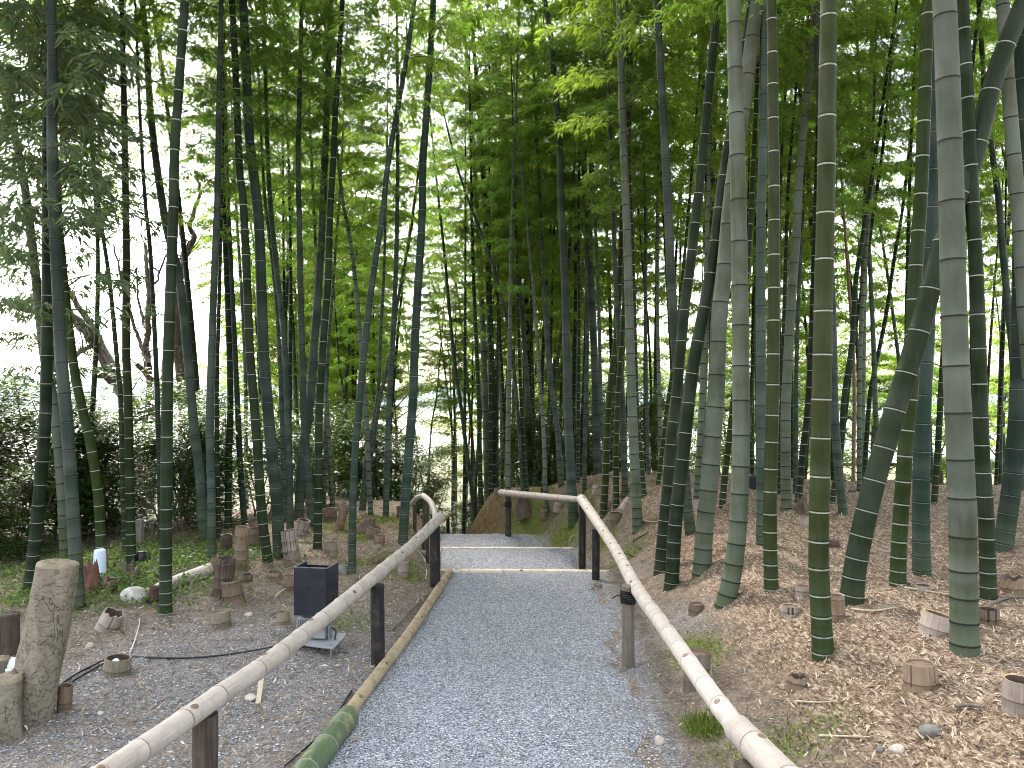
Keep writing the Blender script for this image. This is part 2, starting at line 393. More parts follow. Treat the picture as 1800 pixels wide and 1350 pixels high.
def blob(x, y, lst):
    s = np.zeros_like(x)
    for (u, v, rx, ry, a) in lst:
        p = ground(u, v); s = np.maximum(s, a*np.exp(-(((x-p.x)/rx)**2+((y-p.y)/ry)**2)))
    return s
MOSS = [(1225, 1145, .20, .35, .8), (1235, 1285, .10, .10, 1.0), (1000, 930, .45, .6, .8), (930, 915, .5, .7, .75), (1060, 950, .2, .5, .8), (1100, 985, .25, .4, .7),
        (650, 915, .8, .5, .9), (640, 945, .22, .25, .9), (690, 985, .3, .3, .7), (715, 1010, .2, .25, .7), (640, 990, .35, .2, .5), (600, 1095, .3, .25, .5), (1350, 1320, .3, .25, .5), (1420, 1290, .3, .2, .4), (860, 905, .3, .5, .5)]
GRASS = [(60, 1010, 1.6, 1.2, .8), (200, 1035, .9, .6, .7), (330, 985, .7, .7, .7), (250, 1000, 1.0, 1.0, .6), (400, 1020, .3, .3, .5)]
def fields(x, y):
    R = Redge(y); L = Ledge(y)
    right = ss((x-R-.15)/.9)
    lit = right*ss((x-.2*np.maximum(0, 4.2-y)-R-.05)/.9)
    litl = .25*(x < L)+.25*ss((y-6)/3)*(x < L)
    lit = np.where(x < L, litl, lit)
    gl = (x < L)*np.exp(-((y-4.6)/2.2)**2)*ss((x+3.6)/1.2)*.60
    gr = (x > R)*(np.exp(-((x-R)/.16)**2)*.9+.5*np.exp(-((x-R-.5)/.3)**2)*np.exp(-((y-5.6)/.9)**2))
    grav = np.maximum(gl, gr)
    earth = np.exp(-((x+.62)/.55)**2)*ss((y-12.3)/.3)*np.exp(-((y-13.6)/1.1)**2)*1.4*(x > -1.9)
    far = ss((y-15)/6)+ss((-x-4.5)/2)*ss((y-7)/2)
    return np.clip(lit*(1-np.clip(far, 0, 1)*.4), 0, 1), np.clip(grav, 0, 1), np.clip(blob(x, y, MOSS), 0, 1), np.clip(earth, 0, 1), np.clip(np.maximum(blob(x, y, GRASS)*.8, far), 0, 1)
fx, fy = X.ravel(), Y.ravel()
for nm, arr in zip(('litter', 'gravel', 'moss', 'earth', 'green'), fields(fx, fy)):
    a = me.attributes.new(nm, 'FLOAT', 'POINT'); a.data.foreach_set('value', arr.astype(np.float32))
me.update(calc_edges=True)
def gravel_nodes(g, vec, scale, tint=1.0):
    vo = g.voro(vec, scale); vo2 = g.voro(vec, scale*1.9)
    s = g.n('ShaderNodeSeparateColor'); g.put(s.inputs[0], vo.outputs['Color'])
    rp = g.n('ShaderNodeValToRGB'); el = rp.color_ramp.elements
    cols = [(.075, .08, .10), (.17, .18, .21), (.29, .30, .335), (.42, .43, .46), (.68, .68, .69)]; pos = [0, .22, .55, .85, 1]
    while len(el) < 5: el.new(.5)
    for e, c, p in zip(el, cols, pos): e.position = p; e.color = (*[q*tint for q in c], 1)
    g.put(rp.inputs[0], s.outputs[0])
    c = g.mix(g.ramp(vo.outputs['Distance'], .35, .75, 0, .75), rp.outputs[0], (.045, .047, .055))
    s2 = g.n('ShaderNodeSeparateColor'); g.put(s2.inputs[0], vo2.outputs['Color'])
    c = g.mix(g.ramp(s2.outputs[0], .8, .86, 0, .6), c, (.5, .5, .52))
    hgt = g.math('SUBTRACT', 1.0, vo.outputs['Distance'])
    return c, g.math('ADD', hgt, g.math('MULTIPLY', s.outputs[1], .7))
m, nt, out = new_mat('grove_ground'); g = G(nt)
vec = g.coord()
nA = g.noise(vec, 1.6, 4, .6); nB = g.noise(vec, 9, 4, .6); nC = g.noise(vec, 60, 4, .65); nD = g.noise(vec, 22, 3, .7)
soil = g.mix(g.ramp(nB, .35, .65), (.095, .070, .052), (.185, .142, .108)); soil = g.mix(g.ramp(nC, .5, .72, 0, .8), soil, (.36, .29, .23)); soil = g.mix(g.ramp(nC, .46, .3, 0, .7), soil, (.03, .022, .017))
def chips(rot, sc_):
    mp = g.n('ShaderNodeMapping'); g.put(mp.inputs[0], vec); mp.inputs['Rotation'].default_value = (0, 0, rot); mp.inputs['Scale'].default_value = (1, .28, 1)
    vo = g.voro(mp.outputs[0], sc_); s = g.n('ShaderNodeSeparateColor'); g.put(s.inputs[0], vo.outputs['Color']); return s.outputs[0], vo.outputs['Distance']
a1, d1 = chips(.5, 70); a2, d2 = chips(1.9, 85)
k = g.mix(g.ramp(nD, .45, .55), a1, a2)
rp = g.n('ShaderNodeValToRGB'); el = rp.color_ramp.elements
for i_, (p_, c_) in enumerate([(0, (.09, .055, .036)), (.3, (.175, .118, .076)), (.65, (.30, .215, .148)), (1, (.50, .40, .30))]):
    e = el[i_] if i_ < 2 else el.new(p_)
    e.position = p_; e.color = (*c_, 1)
g.put(rp.inputs[0], k)
lit = g.mix(g.ramp(g.mix(.5, d1, d2), .3, .7, 0, .5), rp.outputs[0], (.09, .058, .04))
gv, gh = gravel_nodes(g, vec, 85, .75)
gv = g.mix(.3, gv, soil)
def mask(name, n, w=.45): return g.ramp(g.math('ADD', g.attr(name), g.math('MULTIPLY', g.math('SUBTRACT', n, .5), 1.6)), .5-w/2, .5+w/2)
c = g.mix(mask('litter', nB), soil, lit)
c = g.mix(g.math('MULTIPLY', mask('gravel', nD), .9), c, gv)
mossc = g.mix(g.ramp(nC, .3, .7), (.045, .065, .010), (.17, .185, .028))
c = g.mix(mask('moss', nD, .5), c, mossc)
ev = g.noise(g.coord((5, 5, .6)), 6, 5, .65)
c = g.mix(mask('earth', nB, .4), c, g.mix(g.ramp(ev, .3, .7), (.085, .054, .028), (.25, .17, .085)))
grn = g.mix(g.ramp(nC, .3, .7), (.03, .05, .012), (.10, .13, .03)); c = g.mix(g.math('MULTIPLY', mask('green', nD, .5), .55), c, grn)
hh = g.math('ADD', g.math('MULTIPLY', nC, 1.0), g.math('ADD', g.math('MULTIPLY', k, .5), g.math('MULTIPLY', gh, .25)))
nt.links.new(g.bsdf(c, .85, g.bump(hh, .9, .016), .2), out.inputs[0])
link('ground', me, None, [m])['kind'] = 'structure'
# gravel path: three treads, ragged right edge
m, nt, out = new_mat('blue_grey_gravel'); g = G(nt); vec = g.coord()
c, hgt = gravel_nodes(g, vec, 95)
nL = g.noise(vec, 1.3, 3, .6); nS = g.noise(vec, 6, 4, .6)
c = g.mix(g.ramp(nL, .42, .7, 0, .25), c, (.14, .13, .12)); c = g.mix(g.math('MULTIPLY', g.ramp(nS, .5, .75), g.attr('dirt')), c, (.16, .125, .09))
nt.links.new(g.bsdf(c, .75, g.bump(hgt, 1.0, .012), .3), out.inputs[0]); M['gravel'] = m
mb = MB()
NX = 44
ys_all = [np.arange(-1.0, 8.46, .06), np.arange(8.54, 10.66, .07), np.arange(10.74, 12.6, .07)]
tread_rims = []
for ys in ys_all:
    vs = []; ds = []
    for y in ys:
        L = float(Ledge(y))-.02; R = float(Redge(y))+.07*math.sin(3.1*y+.6)+.045*math.sin(9.7*y)+.02*math.sin(23*y)
        for i in range(NX+1):
            t = i/NX; x = L+(R-L)*t
            e = min(t, 1-t)*(R-L)
            z = float(pathz(y))+.010*math.sin(5*x+3*y)*math.sin(2.3*y-4*x)+.004*math.sin(31*x)*math.sin(29*y)-.03*max(0, 1-e/.10)**2
            vs.append((x, y, z)); ds.append(max(0, 1-(1-t)*(R-L)/.35)+.4*max(0, 1-t*(R-L)/.15))
    n = len(ys); Fs = [(j*(NX+1)+i, j*(NX+1)+i+1, (j+1)*(NX+1)+i+1, (j+1)*(NX+1)+i) for j in range(n-1) for i in range(NX)]
    mb.add(vs, Fs, 0, dirt=np.array(ds))
tag(mb.build('path', M['gravel']), kind='structure')
# pebbles lying proud of the gravel (nobody could count them): one object
def pebbles(name, n, sampler, smin, smax, mat):
    P = sampler(n); n = len(P)
    s = smin+(smax-smin)*rng.random(n)**2
    base = np.array([(1, 0, 0), (0, 1, 0), (-1, 0, 0), (0, -1, 0), (0, 0, .75), (0, 0, -.6), (.6, .6, .45), (-.6, .55, .45), (-.5, -.6, .4), (.6, -.55, .4)])
    fc = ((4, 6, 7), (4, 7, 8), (4, 8, 9), (4, 9, 6), (0, 1, 6), (1, 7, 6), (1, 2, 7), (2, 8, 7), (2, 3, 8), (3, 9, 8), (3, 0, 9), (0, 6, 9))
    Vp = base[None]*s[:, None, None]*rng.uniform(.65, 1.25, (n, 10, 1))
    th = rng.random(n)*6.28; c_, s_ = np.cos(th)[:, None], np.sin(th)[:, None]
    x = Vp[:, :, 0]*c_-Vp[:, :, 1]*s_; y = Vp[:, :, 0]*s_+Vp[:, :, 1]*c_*1.0
    Vp = np.stack([x*1.1, y*.85, Vp[:, :, 2]*.8], -1)+P[:, None, :]
    return quads_mesh(name, Vp, mat, None, False, 10, fc)
def s_path(n):
    y = 1.6+(12.4-1.6)*rng.random(n)**1.6; t = rng.random(n); L = Ledge(y); R = Redge(y)+.05
    x = L+(R-L)*t
    ok = (np.abs(y-8.5) > .07) & (np.abs(y-10.7) > .07); x, y = x[ok], y[ok]
    return np.stack([x, y, pathz(y)+.010*np.sin(5*x+3*y)*np.sin(2.3*y-4*x)+.001], 1)
tag(link('path_pebbles', pebbles('path_pebbles', 70000, s_path, .0025, .0068, M['pebble'])), kind='stuff', label='loose blue grey pebbles covering the gravel path', cat='pebbles')
def tz(x, y):
    return T(x, y)
def s_left(n):
    y = 2.0+7*rng.random(n)**1.5; x = -4.2+4.2*rng.random(n); ok = (x < Ledge(y)-.05); x, y = x[ok], y[ok]
    f = fields(x, y)[1]; ok = rng.random(len(x)) < f*1.2+.1; x, y = x[ok], y[ok]
    return np.stack([x, y, tz(x, y)+.004], 1)
tag(link('side_pebbles', pebbles('side_pebbles', 30000, s_left, .003, .009, M['pebble'])), kind='stuff', label='grey pebbles strewn over the soil left of the path', cat='pebbles')
def flakes(name, n, sampler, lmin, lmax, wr, mat, lift=.004, tilt=.35):
    P = sampler(n); n = len(P)
    l = lmin+(lmax-lmin)*rng.random(n)**2; w = l*wr*rng.uniform(.5, 1.3, n); th = rng.random(n)*6.283
    d = np.stack([np.cos(th), np.sin(th), rng.normal(0, tilt, n)], 1); sd = np.stack([-np.sin(th), np.cos(th), rng.normal(0, tilt*1.3, n)], 1)
    P = P+np.array([0, 0, 1])*(lift+np.abs(d[:, 2:3])*l[:, None]*.4)
    bend = rng.normal(0, .12, n)*l
    A = P-d*l[:, None]/2; Bq = P+d*l[:, None]/2; C1 = P+sd*w[:, None]/2+np.array([0, 0, 1])*bend[:, None]; C2 = P-sd*w[:, None]/2+np.array([0, 0, 1])*bend[:, None]
    return quads_mesh(name, np.stack([A, C2, Bq, C1], 1), mat)
def s_rightlit(n):
    y = 2.0+10.5*rng.random(n)**1.25; x = .5+7.5*rng.random(n)*np.clip(y/7, .45, 1)
    ok = x > Redge(y)+.1; x, y = x[ok], y[ok]; f = fields(x, y)[0]; ok = rng.random(len(x)) < np.clip(f*.95+.06, 0, 1); x, y = x[ok], y[ok]
    return np.stack([x, y, tz(x, y)], 1)
tag(link('leaf_litter', flakes('leaf_litter', 210000, s_rightlit, .010, .048, .19, M['litter'])), kind='stuff', label='dry fallen bamboo leaves carpeting the ground right of the path', cat='leaf litter')
def s_leftlit(n):
    y = 2.2+10*rng.random(n)**1.2; x = -5.5+5.5*rng.random(n); ok = x < Ledge(y)-.04; x, y = x[ok], y[ok]
    return np.stack([x, y, tz(x, y)], 1)
tag(link('fallen_leaves', flakes('fallen_leaves', 26000, s_leftlit, .012, .06, .2, M['litter'])), kind='stuff', label='scattered dry leaves on the soil left of the path', cat='leaf litter')
def s_pathlit(n):
    y = 2.0+10*rng.random(n)**1.5; t = rng.beta(.5, .5, n); x = Ledge(y)+(Redge(y)-Ledge(y))*t; return np.stack([x, y, pathz(y)+.004], 1)
tag(link('path_leaves', flakes('path_leaves', 500, s_pathlit, .012, .05, .2, M['litter'])), kind='stuff', label='a few dry leaves lying on the gravel path', cat='leaf litter')
def s_moss(n):
    out = []
    for (u, v, rx, ry, a) in MOSS:
        p = ground(u, v); k = int(n*rx*ry*a/2.2); 
        out.append(np.stack([p.x+rng.normal(0, rx*.55, k), p.y+rng.normal(0, ry*.55, k)], 1))
    q = np.concatenate(out); x, y = q[:, 0], q[:, 1]; ok = (x > Redge(y)+.05) | (x < Ledge(y)-.05); x, y = x[ok], y[ok]
    return np.stack([x, y, tz(x, y)+.004], 1)
tag(link('moss', flakes('moss', 40000, s_moss, .006, .02, .35, M['moss'], .003, 1.2)), kind='stuff', label='low green moss in patches on the soil', cat='moss')
def s_herb(n):
    out = []
    for (u, v, rx, ry, a) in GRASS[:4]:
        p = ground(u, v); out.append(np.stack([p.x+rng.normal(0, rx*.6, n//4), p.y+rng.normal(0, ry*.6, n//4)], 1))
    q = np.concatenate(out); x, y = q[:, 0], q[:, 1]; ok = (x < -1.9) & (y > 5.2); x, y = x[ok], y[ok]
    return np.stack([x, y, tz(x, y)+rng.random(len(x))*.07], 1)
tag(link('ground_cover', flakes('ground_cover', 14000, s_herb, .02, .06, .6, M['herb'], .01, .5)), kind='stuff', label='low green ground cover under the left hedge', cat='ground cover')
p = ground(1237, 1287)
def s_tuft(n): return np.stack([p.x+rng.normal(0, .045, n), p.y+rng.normal(0, .05, n), np.full(n, p.z+.02)+.025*rng.random(n)], 1)
tag(link('moss_tuft', flakes('moss_tuft', 2600, s_tuft, .010, .028, .14, M['moss'], .0, 1.6)), label='bright green tuft of moss beside the right handrail', cat='moss tuft')
# water far below, seen between the stems
mb = MB(); mb.add([(-400, 70, -4.9), (200, 70, -4.9), (300, 330, -4.9), (-500, 330, -4.9)], [(0, 1, 2, 3)])
m, nt, out = new_mat('river_water'); g = G(nt); nt.links.new(g.bsdf((.10, .14, .16), .12, g.bump(g.noise(g.coord((1, .3, 1)), 1.2, 3), .3, .1), .6), out.inputs[0])
tag(mb.build('water', m), kind='structure')
mb = MB(); hx = np.linspace(-900, 900, 90); vs = []; 
for j, y in enumerate(np.linspace(350, 900, 12)):
    for x in hx: vs.append((x, y, -6+(math.sin(j/11*math.pi/2))*.45*(38+16*math.sin(x*.011)+9*math.sin(x*.027+2))))
mb.add(vs, [(j*90+i, j*90+i+1, (j+1)*90+i+1, (j+1)*90+i) for j in range(11) for i in range(89)])
m, nt, out = new_mat('far_hill'); g = G(nt); nt.links.new(g.bsdf(g.mix(g.ramp(g.noise(g.coord(), .03, 4), .3, .7), (.10, .15, .16), (.16, .21, .22)), .95, None, .1), out.inputs[0])
tag(mb.build('hills', m), kind='structure')
# ------------------------------------------------------------------ bamboo culms
def culm_mesh(name, P0, R0, seg=14, rings=5, first=.055, inc=.017, cap=.29, seed=0):
    """P0 dense centre line from the ground up (local), R0(s) radius; nodes get wider apart up the culm"""
    r_ = random.Random(seed); Ltot = length(P0); nodes = [.02]; d = first
    while nodes[-1] < Ltot-.1:
        nodes.append(nodes[-1]+d*r_.uniform(.93, 1.07)); d = min(cap, d+inc)
    nodes = nodes[:-1]
    S = []; WV = []; DV = []; RM = []; TN = []
    offs = ((-.03, 0, 0, 1.0), (-.012, .6, 0, 1.0), (-.006, .80, 0, 1.03), (-.0045, 0, .2, 1.045), (-.001, 0, 1, 1.055), (.003, 0, .8, 1.045), (.009, 0, 0, 1.0)) if rings == 5 else ((-.03, 0, 0, 1.0), (-.007, .77, .0, 1.0), (-.004, 0, .7, 1.05), (.004, 0, 1, 1.04), (.012, 0, 0, 1.0))
    for i, h in enumerate(nodes):
        tn = r_.random()
        for o_, w_, d_, k in offs: S.append(max(h+o_, (S[-1]+.0005) if S else 0)); WV.append(w_); DV.append(d_); RM.append(k); TN.append(tn)
        if i+1 < len(nodes):
            g_ = nodes[i+1]-h
            if g_ > .07: S.append(h+g_*.45); WV.append(0); DV.append(0); RM.append(.994); TN.append(r_.random())
    S = np.array(S); P = resample(P0, S); R = np.array([R0(s) for s in S])*np.array(RM)
    mb = MB(); tube(mb, P, R, seg, 0, True, True, None, None, wv=np.array(WV), dv=np.array(DV), hh=S, tone=np.array(TN))
    return mb.mesh(name)
# ------------------------------------------------------------------ bamboo foliage (real leaves on side branches), z = 0 is the lowest branch
def leaves_to_mesh(name, B, D, Sd, l, w, mats, twigs=None, droop=.25):
    B = np.array(B); D = np.array(D); Sd = np.array(Sd); l = np.array(l)[:, None]; w = np.array(w)[:, None]
    D /= np.linalg.norm(D, axis=1)[:, None]
    Sd = Sd-D*(Sd*D).sum(1)[:, None]; Sd /= np.linalg.norm(Sd, axis=1)[:, None]
    mid = B+D*l*.38; tip = B+D*l-np.array([0, 0, 1])*l*droop
    V4 = np.stack([B, mid-Sd*w/2, tip, mid+Sd*w/2], 1)
    if twigs is None: return quads_mesh(name, V4, mats[0])
    n = len(V4); twigs.mi = [1]*len(twigs.mi)
    twigs.add(V4.reshape(-1, 3), np.arange(4*n).reshape(n, 4), 0, rnd=np.repeat(rng.random(n), 4))
    me = twigs.mesh(name, False)
    for m_ in mats: me.materials.append(m_)
    return me
def foliage_mesh(name, seed, L=8.5, nodes=30, blen=1.45, leafl=.088, dens=1.0, mat='leaf', low=.55, tw_n=4, wr=(.15, .22)):
    r = np.random.default_rng(seed); B = []; D = []; Sd = []; ll = []; ww = []; tw = MB()
    az0 = r.random()*6.28
    for i in range(nodes):
        t = i/(nodes-1); z = L*t
        prof = (low+(1-low)*min(1, t/.35)) if t < .35 else 1-.72*(t-.35)/.65
        for sgn in (0, 1):
            if r.random() < .10: continue
            az = az0+i*math.pi+sgn*.9+r.normal(0, .35)
            ln = blen*prof*r.uniform(.65, 1.2)
            el = r.uniform(.35, .95); dirh = np.array([math.cos(az), math.sin(az), 0])
            p = np.array([0, 0, z], float); n = max(5, int(ln/.10)); pts = [p.copy()]
            for k in range(n):
                e = el-1.5*(k/n)**1.3*r.uniform(.7, 1.1)
                p = p+(ln/n)*(dirh*math.cos(e)+np.array([0, 0, math.sin(e)])); pts.append(p.copy())
                if k < 1: continue
                # secondary twig with leaf fans
                for _ in range(tw_n):
                    ta = az+r.choice([-1, 1])*r.uniform(.4, 1.2); tl = r.uniform(.12, .34)*(1.1-.5*k/n)
                    td = np.array([math.cos(ta), math.sin(ta), r.uniform(-.55, .25)])
                    for q in (.45, .75, 1.0):
                        if r.random() > dens: continue
                        c = p+td*tl*q
                        for _k in range(r.integers(2, 4)):
                            a2 = ta+r.normal(0, .75); dv = np.array([math.cos(a2), math.sin(a2), r.uniform(-.9, .15)])
                            B.append(c); D.append(dv); s_ = np.array([-math.sin(a2), math.cos(a2), r.normal(0, .55)]); Sd.append(s_)
                            q_ = r.uniform(.7, 1.25)*leafl; ll.append(q_); ww.append(q_*r.uniform(*wr))
            pts = np.array(pts); tube(tw, pts[::2] if len(pts) > 4 else pts, np.linspace(.010, .003, len(pts[::2] if len(pts) > 4 else pts)), 3, 0, False, False)
    me = leaves_to_mesh(name, B, D, Sd, ll, ww, [M[mat], M['twig']], tw)
    return me, None, len(B)
FOL = [foliage_mesh('bamboo_foliage', 100+i, dens=.85, mat='leaf', tw_n=6) for i in range(5)]
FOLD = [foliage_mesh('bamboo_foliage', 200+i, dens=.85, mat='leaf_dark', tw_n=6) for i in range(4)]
FAR = [foliage_mesh('bamboo_foliage', 300+i, nodes=28, leafl=.092, dens=.92, mat='leaf', tw_n=7, wr=(.17, .25)) for i in range(4)]
SPRAY = [foliage_mesh('leaf_spray', 400+i, L=2.6, nodes=11, blen=.85, leafl=.125, dens=.75, mat='leaf_grey', low=.8, tw_n=3) for i in range(3)]
print('leaves per foliage', [f[2] for f in FOL+FOLD+FAR+SPRAY])
def add_foliage(root, base, direction, scale, fset, k, twig=True):
    d = dirn(direction); q = Vector((0, 0, 1)).rotation_difference(d) @ Quaternion((0, 0, 1), random.random()*6.283)
    me, tm, _ = fset[k % len(fset)]
    f = bpy.data.objects.new('foliage', me); col.objects.link(f); f.parent = root; f.location = base; f.rotation_mode = 'QUATERNION'; f.rotation_quaternion = q; f.scale = (scale,)*3
    return f
BAMBOO_LOG = []
GR = 'standing bamboo of the grove'
def bamboo(pts, w0, kind, label, wtop=None, fol=True, depth=None, lean=None, hb=None, spray=(), group=GR, fset=None, dmin=.06, dmax=.165, fs=1.0):
    """pts: pixels from the foot up; w0 stem width in pixels a little above the foot"""
    u, v = pts[0]; y = depth or hit(u, v, 30) or .11*F/w0
    y = min(max(y, dmin*F/w0), dmax*F/w0)
    d0 = w0*y/F
    if lean is None: lean = random.uniform(-.03, .03)
    P = [at(u, v, y)]
    if depth is not None or abs(float(T(P[0].x, y))-P[0].z) > .02:
        BAMBOO_LOG.append((label[:40], round(y, 1), round(d0, 3), round(float(T(P[0].x, y))-P[0].z, 2)))
    z0 = P[0].z
    for (uu, vv) in pts[1:]:
        a, b = ray(uu, vv); yy = (y+lean*(CAMZ-z0))/(1-lean*b)    # y = y0 + lean*(z-z0)
        P.append(at(uu, vv, yy))
    foot = Vector((P[0].x, P[0].y, float(T(P[0].x, P[0].y))))
    if foot.z < z0-.03: P[0] = Vector((P[0].x+(P[0].x-P[1].x)*.1, P[0].y, foot.z))
    P = np.array([tuple(q-foot) for q in P])
    Pd = cat_rom(P, 8)
    below = Pd[0]-(Pd[1]-Pd[0])/np.linalg.norm(Pd[1]-Pd[0])*.12
    Pd = np.vstack([below, Pd])
    Hh = min(15.5, max(8.5, 3.5+d0*82))*random.uniform(.93, 1.08)
    # carry on above the picture, arching over a little
    dv = Pd[-1]-Pd[-3]; dv /= np.linalg.norm(dv); ext = [Pd[-1]]; side = dv*np.array([1, 1, 0]); rem = Hh-length(Pd); n = max(2, int(rem/.5))
    arch = np.array([random.uniform(-.3, .3), random.uniform(-.3, .3), -.05])
    for i in range(n):
        dv = dv+(np.array([0, 0, 1])*.10*(.3 if i < n*.5 else 0)+arch*(.12*(i/n)**2)); dv /= np.linalg.norm(dv); ext.append(ext[-1]+dv*max(rem, .8)/n)
    Pd = np.vstack([Pd, np.array(ext[1:])])
    Lt = length(Pd)
    def R0(s):
        t = s/Lt; rr = d0/2*(1-.93*t**1.25)
        return rr*(1+.10*math.exp(-max(0, s-.1)/.10))
    seg = 20 if w0 > 26 else 14 if w0 > 11 else 9
    scale_in = .10/max(d0, .05)
    me = culm_mesh('bamboo', Pd, R0, seg, 5 if w0 > 11 else 3, first=.055*d0/.11, inc=.0165*d0/.11, cap=min(.33, .27*d0/.11), seed=int(u*31+v))
    root = empty('bamboo', foot); tag(root, label, 'bamboo', group)
    link('culm', me, root, [M[kind]])
    if fol:
        s = (hb or (random.uniform(.38, .47) if u < 480 else random.uniform(.37, .45)))*Lt
        p = resample(Pd, np.array([s, s+.5*(Lt-s), Lt-.2])); 
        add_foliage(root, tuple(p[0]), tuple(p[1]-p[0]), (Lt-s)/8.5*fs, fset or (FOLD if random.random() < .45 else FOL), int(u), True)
    for (sv, sc_) in spray:
        s = sv; p = resample(Pd, np.array([s, s+.6])); add_foliage(root, tuple(p[0]), tuple(p[1]-p[0]), sc_, SPRAY, int(sv*7))
    return root
B = bamboo
# ---- left side
B([(52,1040),(66,900),(80,720),(83,420),(82,250),(90,0)],21,'dark','dark green leaning bamboo at the left edge behind the two paler stems',spray=((3.3,1.0),(4.2,1.1)))
B([(115,985),(108,850),(96,720),(77,617),(58,440),(38,296),(5,150),(-30,0)],18,'pale','pale black ringed bamboo leaning left out of the hedge behind the tree stump',spray=((2.0,.7),(2.9,1.0),(4.0,1.1)))
B([(138,1070),(125,850),(118,750),(108,631),(101,498),(96,394),(92,267),(92,118),(90,0)],22,'grey','grey green bamboo standing right behind the big cracked tree stump',spray=((2.3,.9),(3.2,1.0),(4.1,1.1)))
B([(180,1010),(173,875),(158,775),(145,750-30),(130,646),(116,528),(104,400),(95,250),(85,60)],17,'olive','brownish olive bamboo curving out of the ground beside the bluish white cylinder',spray=((3.0,.9),(4.6,1.1)))
B([(146,950),(150,925),(158,800),(164,700),(170,587),(172,468),(170,380),(164,296),(160,100)],10,'dark','thin dark bamboo half hidden in the hedge left of the brownish olive bamboo',spray=((4.2,1.1),))
B([(221,990),(216,850),(212,700),(207,646),(193,498),(178,394),(166,296),(150,150),(140,0)],9.5,'dark','thin dark bamboo touching the left side of the olive one by the watering can')
B([(231,1002),(228,850),(225,700),(222,617),(222,454),(221,350),(218,178),(215,44),(213,-40)],16,'olive','upright olive green bamboo just left of the black watering can and grey stone block')
B([(291,1076),(292,900),(294,700),(298,557),(304,394),(307,267),(317,118),(325,0)],21,'dark','straight dark green bamboo with bright white rings in front of the lying pale pole',lean=.0)
B([(284,960),(281,850),(278,740),(272,587),(264,439),(255,350),(246,200),(240,60)],10,'teal','thin bluish bamboo just behind the straight white ringed bamboo by the lying pole')
B([(358,950),(350,825),(341,750),(329,617),(315,490),(290,385),(267,222),(258,90),(250,0)],17,'grey','grey green bamboo leaning left to cross behind the straight white ringed one')
B([(373,990),(371,850),(369,740),(375,528),(382,350),(385,178),(388,59),(390,-20)],15,'grey','upright grey green bamboo with an olive foot behind the lying pale pole')
B([(385,948),(383,850),(381,700),(386,500),(391,300),(394,100)],9,'dark','thin dark bamboo directly right of the upright grey green bamboo with the olive foot')
B([(401,928),(402,820),(405,700),(400,528),(394,380),(391,267),(388,100)],12,'dark','dark bamboo standing behind the short hollow dark stump with the round mouth')
B([(430,922),(423,825),(417,700),(409,528),(403,400),(398,250),(392,60)],11,'teal','bluish bamboo curving up behind the tall brown stump')
B([(434,860),(432,700),(427,557),(418,409),(412,296),(405,150),(400,0)],9,'grey','slim grey green bamboo far back behind the bluish curving bamboo')
B([(471,989),(460,900),(452,780),(446,700),(439,617),(433,468),(427,350),(421,296),(415,148),(408,0)],17,'dark','dark green bamboo with curved white rings beside the broad blue green bamboo')
B([(491,980),(486,875),(478,800),(471,720),(463,617),(459,498),(454,380),(438,237),(433,118),(427,0)],21,'teal','broad blue green bamboo left of the pale slotted stump')
B([(500,918),(498,820),(496,740),(491,617),(485,520),(474,420),(464,330),(455,150),(450,0)],9,'grey','pale slim bamboo touching the left side of a thicker grey one behind the slotted stump')
B([(510,928),(509,820),(506,740),(499,587),(487,483),(477,380),(470,260),(466,100)],12,'grey','grey bamboo standing right behind the pale slotted stump')
B([(507,905),(509,760),(510,617),(511,500),(509,350),(506,237),(503,118),(499,40)],8.5,'dark','slim upright dark bamboo behind the grey one at the slotted stump')
B([(497,895),(498,700),(499,520),(498,380),(497,178),(496,20)],7.5,'dark','slimmest of the dark upright stems behind the slotted stump')
B([(548,925),(545,875),(540,800),(534,735),(531,617),(528,498),(526,380),(524,296),(527,148),(530,30)],13,'grey','grey bamboo bending right at its foot, left of the bright green white ringed one')
B([(525,914),(529,825),(537,760),(542,735),(551,617),(560,498),(567,380),(570,296),(576,148),(581,0)],16,'grey','grey bamboo with a yellow brown foot leaning right behind the small tilted slotted stump')
B([(558,965),(560,850),(561,720),(569,587),(576,498),(580,380),(585,296),(589,207),(595,118),(602,0)],15,'dark','green bamboo with bright white rings rising behind the black lamp box')
B([(522,880),(524,760),(521,587),(516,450),(512,300),(508,120)],6,'pale','very slim pale bamboo seen between the two grey bent ones')
B([(570,893),(572,780),(574,690),(578,600),(584,520),(592,409),(600,300),(606,150)],7,'pale','slim pale bamboo rising just right of the bright white ringed one')
B([(585,892),(578,780),(573,690),(566,600),(558,500),(552,380)],8.5,'pale','very pale bluish bamboo curving up from the stump with the white pipe')
B([(619,1008),(620,900),(624,800),(633,700),(640,617),(654,498),(672,380),(681,296),(696,207),(712,118),(725,30),(732,-20)],14,'teal','long dark bamboo leaning right from beside the grey stone left of the handrail',lean=.0)
B([(622,880),(615,825),(605,700),(596,640),(590,560),(585,480)],5.5,'dark','thin dark stem leaning left behind the long leaning bamboo')
B([(652,906),(648,825),(642,700),(634,602),(628,528),(616,424),(602,350),(590,240)],9,'pale','pale bamboo leaning left from the mossy mound')
B([(638,906),(645,850),(656,780),(668,700),(678,660),(690,600),(702,513),(722,409),(733,320)],7.5,'grey','grey bamboo leaning right from the left side of the mossy mound')
B([(678,909),(681,800),(684,705),(691,587),(697,439),(699,296),(699,200),(698,60)],11,'grey','upright bamboo with an olive foot at the back of the mossy mound')
B([(687,908),(687,800),(688,700),(692,560),(698,420)],5,'dark','thin dark stem close to the upright olive footed bamboo on the mound')
